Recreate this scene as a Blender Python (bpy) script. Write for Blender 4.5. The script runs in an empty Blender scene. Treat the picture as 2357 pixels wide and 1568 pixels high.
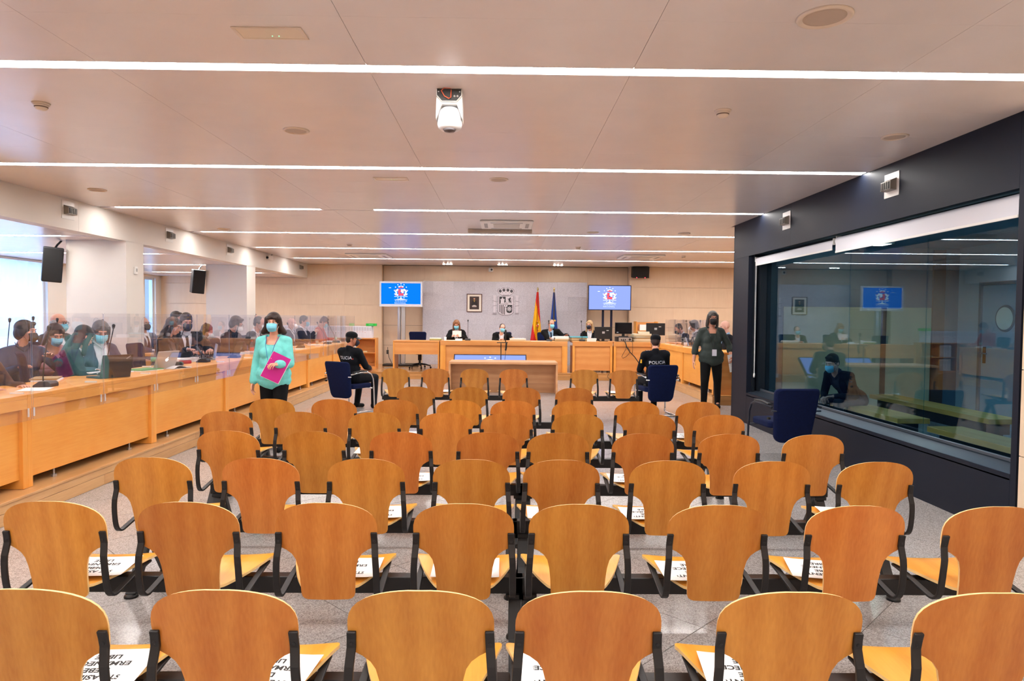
import bpy, bmesh, math, random
from mathutils import Vector, Matrix, Euler
from mathutils.bvhtree import BVHTree
import numpy as np
random.seed(7)
SC = bpy.context.scene
COL = SC.collection
R = math.radians

# ------------------------------------------------------------------ camera
def _n(v): return v / np.linalg.norm(v)
_F = 1571.0
_cy = _n(np.array([-18.5, 53.0, -_F]))
_cz = np.array([math.sin(.0085), math.cos(.0085), 0.0]); _cz = _n(_cz - _cz.dot(_cy) * _cy)
_cx = np.cross(_cy, _cz)
_M = np.stack([_cx, _cy, _cz], 1).T          # camera axes -> world
cam_d = bpy.data.cameras.new('camera'); cam = bpy.data.objects.new('camera', cam_d); COL.objects.link(cam)
cam_d.sensor_fit = 'HORIZONTAL'; cam_d.sensor_width = 36.0; cam_d.lens = 36.0 * _F / 2357.0
cam_d.clip_start = .05; cam_d.clip_end = 200
cm = Matrix([[float(_M[i][j]) for j in range(3)] for i in range(3)]).to_4x4()
cm.translation = (0, 0, 1.58)
cam.matrix_world = cm
SC.camera = cam

# ------------------------------------------------------------------ world, daylight, exposure
w = bpy.data.worlds.new('world'); SC.world = w; w.use_nodes = True
w.node_tree.nodes['Background'].inputs[0].default_value = (.42, .66, 1.0, 1)
w.node_tree.nodes['Background'].inputs[1].default_value = .42
ld = bpy.data.lights.new('daylight', 'AREA'); ld.shape = 'RECTANGLE'; ld.size = 15.0; ld.size_y = 2.6
ld.energy = 240; ld.color = (.30, .55, 1.0)
lo = bpy.data.objects.new('daylight_outside_windows', ld); COL.objects.link(lo)
lo.location = (-10.75, 12.3, 1.4); lo.rotation_euler = (0, R(-90), 0); lo.rotation_euler = (R(90), 0, R(-90))
vs = SC.view_settings
vs.view_transform = 'Standard'; vs.look = 'None'; vs.gamma = 1.0; vs.exposure = 1.5
vs.use_curve_mapping = False
LAMP = 17.0          # emission of the ceiling light lines
SC.cycles.use_denoising = True
SC.cycles.transparent_max_bounces = 28
SC.cycles.max_bounces = 7
SC.cycles.diffuse_bounces = 3
SC.cycles.glossy_bounces = 3
SC.cycles.use_light_tree = False
SC.cycles.use_adaptive_sampling = True
SC.cycles.adaptive_threshold = .06
SC.cycles.sample_clamp_indirect = 6.0

# ------------------------------------------------------------------ materials
MATS = {}
def _nt(name):
    m = bpy.data.materials.new(name); m.use_nodes = True
    return m, m.node_tree, m.node_tree.nodes['Principled BSDF']
def mat(name, col, rough=.5, metal=0.0, var=0.0, vscale=8.0, bump=0.0, bscale=60.0, spec=.5, coat=0.0, emit=None, estr=1.0, rnd=0.0, sheen=0.0, alpha=1.0):
    if name in MATS: return MATS[name]
    m, nt, b = _nt(name); N, L = nt.nodes, nt.links
    b.inputs['Roughness'].default_value = rough; b.inputs['Metallic'].default_value = metal
    b.inputs['Specular IOR Level'].default_value = spec; b.inputs['Coat Weight'].default_value = coat
    b.inputs['Sheen Weight'].default_value = sheen
    c = (*col, 1)
    b.inputs['Base Color'].default_value = c
    if emit: b.inputs['Emission Color'].default_value = (*emit, 1); b.inputs['Emission Strength'].default_value = estr
    tc = N.new('ShaderNodeTexCoord')
    src = None
    if var > 0:
        no = N.new('ShaderNodeTexNoise'); no.inputs['Scale'].default_value = vscale; no.inputs['Detail'].default_value = 4
        L.new(tc.outputs['Object'], no.inputs['Vector'])
        cr = N.new('ShaderNodeValToRGB')
        cr.color_ramp.elements[0].position = .3; cr.color_ramp.elements[1].position = .7
        cr.color_ramp.elements[0].color = (*[x * (1 - var) for x in col], 1)
        cr.color_ramp.elements[1].color = (*[min(1, x * (1 + var)) for x in col], 1)
        L.new(no.outputs['Fac'], cr.inputs['Fac']); src = cr.outputs['Color']
    if rnd > 0:
        oi = N.new('ShaderNodeObjectInfo'); hs = N.new('ShaderNodeHueSaturation'); mr = N.new('ShaderNodeMapRange')
        mr.inputs['To Min'].default_value = 1 - rnd; mr.inputs['To Max'].default_value = 1 + rnd
        L.new(oi.outputs['Random'], mr.inputs['Value']); L.new(mr.outputs['Result'], hs.inputs['Value'])
        if src: L.new(src, hs.inputs['Color'])
        else: hs.inputs['Color'].default_value = c
        src = hs.outputs['Color']
    if src: L.new(src, b.inputs['Base Color'])
    if bump > 0:
        n2 = N.new('ShaderNodeTexNoise'); n2.inputs['Scale'].default_value = bscale; n2.inputs['Detail'].default_value = 3
        L.new(tc.outputs['Object'], n2.inputs['Vector'])
        bp = N.new('ShaderNodeBump'); bp.inputs['Strength'].default_value = bump; bp.inputs['Distance'].default_value = .01
        L.new(n2.outputs['Fac'], bp.inputs['Height']); L.new(bp.outputs['Normal'], b.inputs['Normal'])
    MATS[name] = m; return m
def wood(name, dark, light, axis='Z', scale=6.0, stretch=.08, rough=.35, rings=.5, rnd=.06, hue=0.0, coat=.0, spec=.4):
    """grain along the named axis of the object's own space; each object gets its own stretch of grain"""
    if name in MATS: return MATS[name]
    m, nt, b = _nt(name); N, L = nt.nodes, nt.links
    b.inputs['Roughness'].default_value = rough; b.inputs['Coat Weight'].default_value = coat; b.inputs['Specular IOR Level'].default_value = spec
    tc = N.new('ShaderNodeTexCoord'); oi = N.new('ShaderNodeObjectInfo')
    mp = N.new('ShaderNodeMapping'); s = [1.0, 1.0, 1.0]; s['XYZ'.index(axis)] = stretch
    mp.inputs['Scale'].default_value = s
    cmb = N.new('ShaderNodeCombineXYZ'); mu = N.new('ShaderNodeMath'); mu.operation = 'MULTIPLY'; mu.inputs[1].default_value = 37.0
    L.new(oi.outputs['Random'], mu.inputs[0])
    for k in range(3): L.new(mu.outputs[0], cmb.inputs[k])
    L.new(tc.outputs['Object'], mp.inputs['Vector']); L.new(cmb.outputs[0], mp.inputs['Location'])
    wv = N.new('ShaderNodeTexWave'); wv.wave_type = 'BANDS'; wv.bands_direction = 'X' if axis != 'X' else 'Z'
    wv.inputs['Scale'].default_value = scale * .35; wv.inputs['Distortion'].default_value = 9.0; wv.inputs['Detail'].default_value = 2.0
    wv.inputs['Detail Scale'].default_value = .9
    L.new(mp.outputs[0], wv.inputs['Vector'])
    no = N.new('ShaderNodeTexNoise'); no.inputs['Scale'].default_value = scale * 14; no.inputs['Detail'].default_value = 5
    L.new(mp.outputs[0], no.inputs['Vector'])
    n3 = N.new('ShaderNodeTexNoise'); n3.inputs['Scale'].default_value = 3.0; n3.inputs['Detail'].default_value = 2
    ad0 = N.new('ShaderNodeVectorMath'); ad0.operation = 'ADD'
    L.new(tc.outputs['Object'], ad0.inputs[0]); L.new(cmb.outputs[0], ad0.inputs[1]); L.new(ad0.outputs[0], n3.inputs['Vector'])
    mx = N.new('ShaderNodeMix'); mx.data_type = 'FLOAT'; mx.inputs['Factor'].default_value = rings
    L.new(no.outputs['Fac'], mx.inputs['A']); L.new(wv.outputs['Fac'], mx.inputs['B'])
    m2 = N.new('ShaderNodeMix'); m2.data_type = 'FLOAT'; m2.inputs['Factor'].default_value = .4
    L.new(mx.outputs['Result'], m2.inputs['A']); L.new(n3.outputs['Fac'], m2.inputs['B'])
    cr = N.new('ShaderNodeValToRGB'); cr.color_ramp.elements[0].position = .2; cr.color_ramp.elements[1].position = .8
    cr.color_ramp.elements[0].color = (*dark, 1); cr.color_ramp.elements[1].color = (*light, 1)
    L.new(m2.outputs['Result'], cr.inputs['Fac'])
    hs = N.new('ShaderNodeHueSaturation'); mr = N.new('ShaderNodeMapRange')
    mr.inputs['To Min'].default_value = 1 - rnd; mr.inputs['To Max'].default_value = 1 + rnd
    L.new(oi.outputs['Random'], mr.inputs['Value']); L.new(mr.outputs['Result'], hs.inputs['Value'])
    if hue:
        fr = N.new('ShaderNodeMath'); fr.operation = 'FRACT'; L.new(mu.outputs[0], fr.inputs[0])
        mh = N.new('ShaderNodeMapRange'); mh.inputs['To Min'].default_value = .5 - hue; mh.inputs['To Max'].default_value = .5 + hue
        L.new(fr.outputs[0], mh.inputs['Value']); L.new(mh.outputs['Result'], hs.inputs['Hue'])
    L.new(cr.outputs['Color'], hs.inputs['Color']); L.new(hs.outputs['Color'], b.inputs['Base Color'])
    MATS[name] = m; return m
def speckle(name, c1, c2, c3, scale=90.0, rough=.2, rnd=.03, big=1.6):
    if name in MATS: return MATS[name]
    m, nt, b = _nt(name); N, L = nt.nodes, nt.links
    b.inputs['Roughness'].default_value = rough
    tc = N.new('ShaderNodeTexCoord'); oi = N.new('ShaderNodeObjectInfo'); mu = N.new('ShaderNodeVectorMath'); mu.operation = 'ADD'
    cmb = N.new('ShaderNodeCombineXYZ'); mm = N.new('ShaderNodeMath'); mm.operation = 'MULTIPLY'; mm.inputs[1].default_value = 23.0
    L.new(oi.outputs['Random'], mm.inputs[0]); L.new(mm.outputs[0], cmb.inputs[0]); L.new(mm.outputs[0], cmb.inputs[1])
    L.new(tc.outputs['Object'], mu.inputs[0]); L.new(cmb.outputs[0], mu.inputs[1])
    vo = N.new('ShaderNodeTexVoronoi'); vo.inputs['Scale'].default_value = scale; L.new(mu.outputs[0], vo.inputs['Vector'])
    sp = N.new('ShaderNodeSeparateColor'); L.new(vo.outputs['Color'], sp.inputs[0])
    no = N.new('ShaderNodeTexNoise'); no.inputs['Scale'].default_value = big; no.inputs['Detail'].default_value = 3; L.new(mu.outputs[0], no.inputs['Vector'])
    cr = N.new('ShaderNodeValToRGB'); e = cr.color_ramp.elements
    e[0].position = .1; e[0].color = (*c1, 1); e[1].position = .9; e[1].color = (*c3, 1); k = e.new(.45); k.color = (*c2, 1)
    L.new(sp.outputs[0], cr.inputs['Fac'])
    hs = N.new('ShaderNodeHueSaturation'); ma = N.new('ShaderNodeMapRange'); ma.inputs['To Min'].default_value = .9; ma.inputs['To Max'].default_value = 1.1
    L.new(no.outputs['Fac'], ma.inputs['Value'])
    mr = N.new('ShaderNodeMapRange'); mr.inputs['To Min'].default_value = -rnd; mr.inputs['To Max'].default_value = rnd; L.new(oi.outputs['Random'], mr.inputs['Value'])
    ad = N.new('ShaderNodeMath'); ad.operation = 'ADD'; L.new(ma.outputs[0], ad.inputs[0]); L.new(mr.outputs[0], ad.inputs[1])
    L.new(ad.outputs[0], hs.inputs['Value']); L.new(cr.outputs['Color'], hs.inputs['Color']); L.new(hs.outputs['Color'], b.inputs['Base Color'])
    MATS[name] = m; return m
def glassy(name, tint=(.95, .97, 1.0), refl=1.0, rough=.0, haze=0.0, hazecol=(.8, .85, 1), rcol=(1, 1, 1)):
    """clear sheet: see-through, tinted, with Fresnel reflections; a little haze for scuffed acrylic"""
    if name in MATS: return MATS[name]
    m = bpy.data.materials.new(name); m.use_nodes = True; nt = m.node_tree; N, L = nt.nodes, nt.links
    N.remove(N['Principled BSDF']); out = N['Material Output']
    tr = N.new('ShaderNodeBsdfTransparent'); tr.inputs[0].default_value = (*tint, 1)
    gl = N.new('ShaderNodeBsdfGlossy'); gl.inputs['Roughness'].default_value = rough; gl.inputs['Color'].default_value = (*rcol, 1)
    fr = N.new('ShaderNodeFresnel'); ge = N.new('ShaderNodeNewGeometry'); mi_ = N.new('ShaderNodeMapRange')
    mi_.inputs['To Min'].default_value = 1.5; mi_.inputs['To Max'].default_value = 1 / 1.5      # thin sheet: no total reflection from inside
    L.new(ge.outputs['Backfacing'], mi_.inputs['Value']); L.new(mi_.outputs['Result'], fr.inputs['IOR'])
    mu = N.new('ShaderNodeMath'); mu.operation = 'MULTIPLY'; mu.inputs[1].default_value = refl; L.new(fr.outputs[0], mu.inputs[0])
    mx = N.new('ShaderNodeMixShader'); L.new(mu.outputs[0], mx.inputs[0]); L.new(tr.outputs[0], mx.inputs[1]); L.new(gl.outputs[0], mx.inputs[2])
    res = mx.outputs[0]
    if haze > 0:
        df = N.new('ShaderNodeBsdfTranslucent'); df.inputs[0].default_value = (*hazecol, 1)
        dd = N.new('ShaderNodeBsdfDiffuse'); dd.inputs[0].default_value = (*hazecol, 1)
        ms = N.new('ShaderNodeMixShader'); ms.inputs[0].default_value = .5; L.new(df.outputs[0], ms.inputs[1]); L.new(dd.outputs[0], ms.inputs[2])
        m3 = N.new('ShaderNodeMixShader'); m3.inputs[0].default_value = haze; L.new(res, m3.inputs[1]); L.new(ms.outputs[0], m3.inputs[2]); res = m3.outputs[0]
    L.new(res, out.inputs[0]); MATS[name] = m; return m
def glow(name, col, s):
    if name in MATS: return MATS[name]
    m = bpy.data.materials.new(name)
    if name.split('_')[0] in ('led', 'spot') or name in ('screen_white', 'screen_red', 'screen_green', 'screen_dark_blue'): m.cycles.emission_sampling = 'NONE'     # too small to be worth aiming light rays at
    m.use_nodes = True; m.use_nodes = True; nt = m.node_tree
    nt.nodes.remove(nt.nodes['Principled BSDF']); e = nt.nodes.new('ShaderNodeEmission')
    e.inputs[0].default_value = (*col, 1); e.inputs[1].default_value = s
    nt.links.new(e.outputs[0], nt.nodes['Material Output'].inputs[0]); MATS[name] = m; return m

def srgb(h):
    h = h.lstrip('#'); v = [int(h[i:i + 2], 16) / 255 for i in (0, 2, 4)]
    return tuple(x / 12.92 if x <= .04045 else ((x + .055) / 1.055) ** 2.4 for x in v)

# ------------------------------------------------------------------ mesh helpers
class MB:
    def __init__(s): s.v = []; s.f = []; s.m = []
    def add(s, vs, fs, mi=0):
        o = len(s.v); s.v += [tuple(p) for p in vs]; s.f += [tuple(i + o for i in f) for f in fs]; s.m += [mi] * len(fs); return s
    def box(s, c, d, M=None, mi=0):
        hx, hy, hz = d[0] / 2, d[1] / 2, d[2] / 2
        vs = [Vector((sx * hx, sy * hy, sz * hz)) for sz in (-1, 1) for sy in (-1, 1) for sx in (-1, 1)]
        if M is not None: vs = [M @ p for p in vs]
        vs = [p + Vector(c) for p in vs]
        return s.add(vs, [(0, 2, 3, 1), (4, 5, 7, 6), (0, 1, 5, 4), (2, 6, 7, 3), (0, 4, 6, 2), (1, 3, 7, 5)], mi)
    def bx(s, x0, x1, y0, y1, z0, z1, mi=0):
        return s.box(((x0 + x1) / 2, (y0 + y1) / 2, (z0 + z1) / 2), (abs(x1 - x0), abs(y1 - y0), abs(z1 - z0)), None, mi)
    def prism(s, poly, a, b, axis='Z', mi=0):
        """extrude a 2-D outline between a and b along an axis (outline axes are the other two, in order)"""
        n = len(poly)
        def P(p, t):
            if axis == 'Z': return (p[0], p[1], t)
            if axis == 'Y': return (p[0], t, p[1])
            return (t, p[0], p[1])
        vs = [P(p, a) for p in poly] + [P(p, b) for p in poly]
        fs = [tuple(range(n))[::-1], tuple(range(n, 2 * n))] + [(i, (i + 1) % n, n + (i + 1) % n, n + i) for i in range(n)]
        return s.add(vs, fs, mi)
    def tube(s, pts, r, n=8, mi=0, cap=True, flat=1.0):
        pts = [Vector(p) for p in pts]; m = len(pts); rr = r if isinstance(r, (list, tuple)) else [r] * m
        vs = []; up = None
        for i, p in enumerate(pts):
            t = (pts[min(i + 1, m - 1)] - pts[max(i - 1, 0)]).normalized()
            if up is None:
                up = Vector((0, 0, 1)) if abs(t.z) < .9 else Vector((1, 0, 0))
            a = (up - t * up.dot(t)).normalized(); up = a; b = t.cross(a)
            for k in range(n):
                q = 2 * math.pi * k / n; vs.append(p + (a * math.cos(q) + b * math.sin(q) * flat) * rr[i])
        fs = [(i * n + k, i * n + (k + 1) % n, (i + 1) * n + (k + 1) % n, (i + 1) * n + k) for i in range(m - 1) for k in range(n)]
        if cap: fs += [tuple(range(n))[::-1], tuple(range((m - 1) * n, m * n))]
        return s.add(vs, fs, mi)
    def bar(s, pts, wv, wd, th, mi=0):
        """flat bar swept along pts, width wd along the vector wv"""
        pts = [Vector(p) for p in pts]; wv = Vector(wv).normalized(); m = len(pts); vs = []
        for i, p in enumerate(pts):
            t = (pts[min(i + 1, m - 1)] - pts[max(i - 1, 0)]).normalized(); nrm = t.cross(wv).normalized()
            for a, b in ((-1, -1), (1, -1), (1, 1), (-1, 1)): vs.append(p + wv * a * wd / 2 + nrm * b * th / 2)
        fs = [(i * 4 + k, i * 4 + (k + 1) % 4, (i + 1) * 4 + (k + 1) % 4, (i + 1) * 4 + k) for i in range(m - 1) for k in range(4)]
        fs += [(3, 2, 1, 0), tuple(range((m - 1) * 4, m * 4))]
        return s.add(vs, fs, mi)
    def lathe(s, prof, n=16, c=(0, 0, 0), M=None, mi=0):
        vs = []
        for r, z in prof:
            for k in range(n):
                q = 2 * math.pi * k / n; p = Vector((r * math.cos(q), r * math.sin(q), z))
                if M is not None: p = M @ p
                vs.append(p + Vector(c))
        m = len(prof)
        fs = [(i * n + k, i * n + (k + 1) % n, (i + 1) * n + (k + 1) % n, (i + 1) * n + k) for i in range(m - 1) for k in range(n)]
        fs += [tuple(range(n))[::-1], tuple(range((m - 1) * n, m * n))]
        return s.add(vs, fs, mi)
    def ball(s, c, r, nu=12, nv=8, M=None, mi=0):
        r = r if isinstance(r, (tuple, list)) else (r, r, r); vs = []
        for i in range(1, nv):
            a = math.pi * i / nv
            for k in range(nu):
                q = 2 * math.pi * k / nu; p = Vector((r[0] * math.sin(a) * math.cos(q), r[1] * math.sin(a) * math.sin(q), r[2] * math.cos(a)))
                vs.append(p)
        vs += [Vector((0, 0, r[2])), Vector((0, 0, -r[2]))]
        if M is not None: vs = [M @ p for p in vs]
        vs = [p + Vector(c) for p in vs]
        t = len(vs) - 2
        fs = [(i * nu + k, (i + 1) * nu + k, (i + 1) * nu + (k + 1) % nu, i * nu + (k + 1) % nu) for i in range(nv - 2) for k in range(nu)]
        fs += [(t, k, (k + 1) % nu) for k in range(nu)] + [(t + 1, (nv - 2) * nu + (k + 1) % nu, (nv - 2) * nu + k) for k in range(nu)]
        return s.add(vs, fs, mi)
    def cap(s, p0, r0, p1, r1, n=10, mi=0):
        """tapered capsule"""
        p0, p1 = Vector(p0), Vector(p1); d = p1 - p0
        if d.length < 1e-6: return s.ball(p0, max(r0, r1))
        t = d.normalized(); pts = []; rr = []
        for a in (-80, -50, -25, 0): pts.append(p0 + t * r0 * math.sin(R(a))); rr.append(r0 * math.cos(R(a)))
        for a in (0, 25, 50, 80): pts.append(p1 + t * r1 * math.sin(R(a))); rr.append(r1 * math.cos(R(a)))
        return s.tube(pts, rr, n, mi)
    def grid(s, fn, nu, nv, mi=0, close=False):
        vs = [fn(i / (nu - 1), j / (nv - 1)) for j in range(nv) for i in range(nu)]
        fs = [(j * nu + i, j * nu + i + 1, (j + 1) * nu + i + 1, (j + 1) * nu + i) for j in range(nv - 1) for i in range(nu - 1)]
        return s.add(vs, fs, mi)
    def mesh(s, name, mats, smooth=False):
        me = bpy.data.meshes.new(name); me.from_pydata(s.v, [], s.f)
        for x in (mats if isinstance(mats, (list, tuple)) else [mats]): me.materials.append(x)
        if any(s.m): me.polygons.foreach_set('material_index', s.m)
        if smooth: me.polygons.foreach_set('use_smooth', [True] * len(me.polygons))
        me.update(); return me
    def build(s, name, mats, parent=None, smooth=False, bevel=0.0, seg=2, auto=None, solid=0.0):
        me = s.mesh(name, mats, smooth or auto is not None)
        bm = bmesh.new(); bm.from_mesh(me); bmesh.ops.recalc_face_normals(bm, faces=bm.faces); bm.to_mesh(me); bm.free()
        if auto is not None:
            try: me.set_sharp_from_angle(angle=R(auto))
            except Exception: pass
        o = bpy.data.objects.new(name, me); COL.objects.link(o)
        if parent is not None: o.parent = parent
        if solid: md = o.modifiers.new('thickness', 'SOLIDIFY'); md.thickness = solid
        if bevel > 0:
            md = o.modifiers.new('edge', 'BEVEL'); md.width = bevel; md.segments = seg; md.limit_method = 'ANGLE'; md.angle_limit = R(40)
        return o
def tag(o, label=None, cat=None, group=None, kind=None):
    if label: o['label'] = label
    if cat: o['category'] = cat
    if group: o['group'] = group
    if kind: o['kind'] = kind
    return o
def thing(name, label, cat, loc=(0, 0, 0), rz=0.0, group=None):
    o = bpy.data.objects.new(name, None); COL.objects.link(o); o.empty_display_size = .1
    o.location = loc; o.rotation_euler = (0, 0, rz); return tag(o, label, cat, group)
def struct(name, mb, m, **k):
    return tag(mb.build(name, m, **k), kind='structure')
def copy_tree(o, parent=None, loc=None, rz=None, label=None, group=None):
    c = o.copy(); COL.objects.link(c)
    if parent is not None: c.parent = parent
    if loc is not None: c.location = loc
    if rz is not None: c.rotation_euler = (0, 0, rz)
    if label: c['label'] = label
    if group: c['group'] = group
    for ch in list(o.children): copy_tree(ch, c)
    return c
def inst(name, me, parent, loc=(0, 0, 0), rot=(0, 0, 0), scale=None):
    o = bpy.data.objects.new(name, me); COL.objects.link(o); o.parent = parent; o.location = loc; o.rotation_euler = rot
    if scale: o.scale = scale
    return o
def rrect(w, h, r, n=5, cx=0, cy=0):
    pts = []
    for sx, sy, a0 in ((1, 1, 0), (-1, 1, 90), (-1, -1, 180), (1, -1, 270)):
        for k in range(n):
            a = R(a0 + 90 * k / (n - 1)); pts.append((cx + sx * (w / 2 - r) + r * math.cos(a), cy + sy * (h / 2 - r) + r * math.sin(a)))
    return pts
def text_mesh(body, size, m, extrude=.0005, align='CENTER', spacing=1.0, line=1.0, bold=0.0):
    cu = bpy.data.curves.new('lettering', 'FONT'); cu.body = body; cu.size = size; cu.align_x = align; cu.align_y = 'CENTER'
    cu.extrude = extrude; cu.space_character = spacing; cu.space_line = line; cu.resolution_u = 3; cu.offset = bold
    o = bpy.data.objects.new('tmp', cu); COL.objects.link(o)
    bpy.context.view_layer.update()
    me = bpy.data.meshes.new_from_object(o.evaluated_get(bpy.context.evaluated_depsgraph_get()))
    bpy.data.objects.remove(o); me.materials.clear(); me.materials.append(m); me.name = 'lettering'; return me

# palette
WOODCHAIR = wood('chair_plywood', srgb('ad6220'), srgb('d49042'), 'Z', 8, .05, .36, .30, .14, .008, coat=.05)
PLYEDGE = mat('plywood_edge', srgb('f6d08e'), .45, var=.06, vscale=30)
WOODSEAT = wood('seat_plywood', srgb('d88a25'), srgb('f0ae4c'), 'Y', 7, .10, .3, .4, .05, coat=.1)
WOODDESK = wood('desk_veneer', srgb('e39238'), srgb('f6b35c'), 'Y', 5, .06, .38, .35, .03)
WOODDESKX = wood('desk_veneer_across', srgb('d58a44'), srgb('e8a866'), 'X', 5, .06, .38, .35, .03)
WOODDESKZ = wood('desk_veneer_upright', srgb('e39238'), srgb('f6b35c'), 'Z', 5, .06, .38, .35, .03)
WOODTABLE = wood('witness_table_veneer', srgb('bd8457'), srgb('dba97c'), 'X', 6, .05, .4, .3, .03)
WOODWALL = wood('wall_veneer', srgb('dcc0a4'), srgb('e8d0b4'), 'Z', 5, .05, .5, .10, .025)
WOODSTEP = wood('platform_oak', srgb('b98550'), srgb('dfb07a'), 'Y', 5, .06, .3, .35, .08)
WOODFLOOR = wood('parquet_oak', srgb('b07a45'), srgb('d49c62'), 'X', 5, .06, .18, .35, .08)
CEIL = mat('ceiling_panel', srgb('e2dada'), .24, var=.02, vscale=3, spec=.4)
WHITEWALL = mat('white_paint', srgb('ddd6ce'), .6, var=.015, vscale=2, bump=.05, bscale=200)
FLOORT = speckle('terrazzo', srgb('8a8482'), srgb('a29c9a'), srgb('bab4b2'), 190, .14, .03)
GROUT = mat('tile_joint', srgb('8a827b'), .8)
GRANITE = speckle('grey_granite', srgb('b0acb6'), srgb('c2bec8'), srgb('d2d0d8'), 150, .5, .04)
DARKWALL = mat('dark_lacquered_panel', srgb('121826'), .5, var=.05, vscale=2, spec=.22)
DARKFRAME = mat('dark_metal_frame', srgb('1a2028'), .35, .3)
BLACK = mat('black_plastic', srgb('17171a'), .45)
BLACKM = mat('black_metal', srgb('1b191a'), .5, .1)
BLACKB = mat('black_beam_paint', srgb('131214'), .42, .1)
WHITEP = mat('white_plastic', srgb('e8e6e2'), .4)
GREYP = mat('grey_plastic', srgb('9a9a98'), .45)
SILVER = mat('brushed_aluminium', srgb('c2c4c8'), .3, .9)
CHROME = mat('chrome', srgb('d8dade'), .12, 1.0)
PAPER = mat('white_paper', srgb('f3f2f0'), .7)
BLUEF = mat('navy_fabric', srgb('07143a'), .9, var=.15, vscale=40, bump=.2, bscale=900, spec=.2)
ACRYL = glassy('clear_acrylic', (.975, .975, .99), .9, .0, .006, (.6, .7, 1.0))
ACRYLE = glassy('acrylic_edge', (.7, .7, .82), 1.0, .1, .25, (.7, .7, .88))
# ================================================================== THE SETTING
CZ = 3.09; LZ = 2.70; SX = -5.75; DX = 3.70; BY = 20.05; PZ = .18
STRIPS = [-4.2, -1.37, 1.43, 4.23, 7.03, 9.78, 12.55, 15.3, 18.02]
# floor: slab with polished diagonal tiles
fl = struct('floor', MB().bx(-12, 9.5, -4.5, 21, -.25, -.005), GROUT)
tile_me = MB().prism([(-.298, -.298), (.298, -.298), (.298, .298), (-.298, .298)], -.02, 0).mesh('floor_tile', FLOORT)
cand = []
q = .6 * math.sqrt(.5)
for i in range(-24, 60):
    for j in range(-60, 60):
        x = (i - j) * q + .18; y = (i + j) * q - .38
        if -4.05 < x < 4.0 and 2.5 < y < 17.5 and not (x > 4.1 and y < 11): cand.append((y, x))
cand.sort()
for y, x in cand[:300]: inst('floor_tile', tile_me, fl, (x, y, 0), (0, 0, R(45)))
rest = MB()
Mr = Matrix.Rotation(R(45), 3, 'Z')
for y, x in cand[300:]: rest.box((x, y, -.01), (.596, .596, .02), Mr)
for i in range(-30, 30):
    for j in range(-30, 30):
        x = (i - j) * q + .18; y = (i + j) * q - .38
        if -4.05 < x < 4.0 and -4.2 < y <= 2.5: rest.box((x, y, -.01), (.596, .596, .02), Mr)
        if 4.0 < x < 7.6 and 4.0 < y < 12.6: rest.box((x, y, -.01), (.596, .596, .02), Mr)
tag(rest.build('floor_tile_field', FLOORT, fl), kind='stuff')

# raised timber platforms along the sides and across the head of the room
def platform(name, x0, x1, y0, y1, z, front=None):
    o = struct(name, MB().bx(x0, x1, y0, y1, 0, z - .002), WOODSTEP)
    return o
def planks_y(par, x, s, y0, y1, z):
    """riser boards along Y on the face x (s = outward sign), plus a nosing board"""
    for k, (za, zb) in enumerate(((.0, z * .52), (z * .52, z - .022))):
        y = y0
        while y < y1 - .05:
            l = min(random.uniform(1.5, 2.6), y1 - y)
            MB().bx(x, x + s * .015, y + .001, y + l - .001, za + .0015, zb - .0015).build('riser_board', WOODSTEP, par, bevel=.001, seg=1); y += l
    y = y0
    while y < y1 - .05:
        l = min(2.8, y1 - y)
        MB().bx(x - s * .10, x + s * .024, y + .001, y + l - .001, z - .022, z).build('nosing_board', WOODSTEP, par, bevel=.004, seg=2); y += l
pl = platform('platform_left', -10, -3.70, -1, 20.2, PZ); planks_y(pl, -3.70, 1, -1, 17.25, PZ)
pr = platform('platform_right', 3.86, 9.0, 12.46, 17.3, PZ); planks_y(pr, 3.86, -1, 12.46, 17.25, PZ)
for k, (za, zb) in enumerate(((.0, .09), (.09, PZ - .022))):
    MB().bx(3.86, 9, 12.446, 12.46, za + .0015, zb - .0015).build('riser_board', WOODFLOOR, pr)
MB().bx(3.84, 9, 12.436, 12.56, PZ - .022, PZ).build('nosing_board', WOODFLOOR, pr, bevel=.004)
pd = platform('platform_head', -3.70, 9.0, 17.27, 20.2, PZ)
for k, (za, zb) in enumerate(((.0, .09), (.09, PZ - .022))):
    x = -3.7
    while x < 3.8:
        l = min(random.uniform(1.6, 2.4), 3.86 - x)
        MB().bx(x + .001, x + l - .001, 17.255, 17.27, za + .0015, zb - .0015).build('riser_board', WOODFLOOR, pd); x += l
MB().bx(-3.68, 3.84, 17.245, 17.36, PZ - .022, PZ).build('nosing_board', WOODFLOOR, pd, bevel=.004)
for r in range(18):                                     # parquet boards of the dais
    y = 17.37 + r * .15; x = -3.7 - (r % 3) * .4
    while x < 3.9:
        x0 = max(x, -3.69); x1 = min(x + 1.2, 3.9)
        if x1 - x0 > .05: MB().bx(x0 + .001, x1 - .001, y, y + .148, PZ - .004, PZ).build('floor_board', WOODFLOOR, pd)
        x += 1.2

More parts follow.
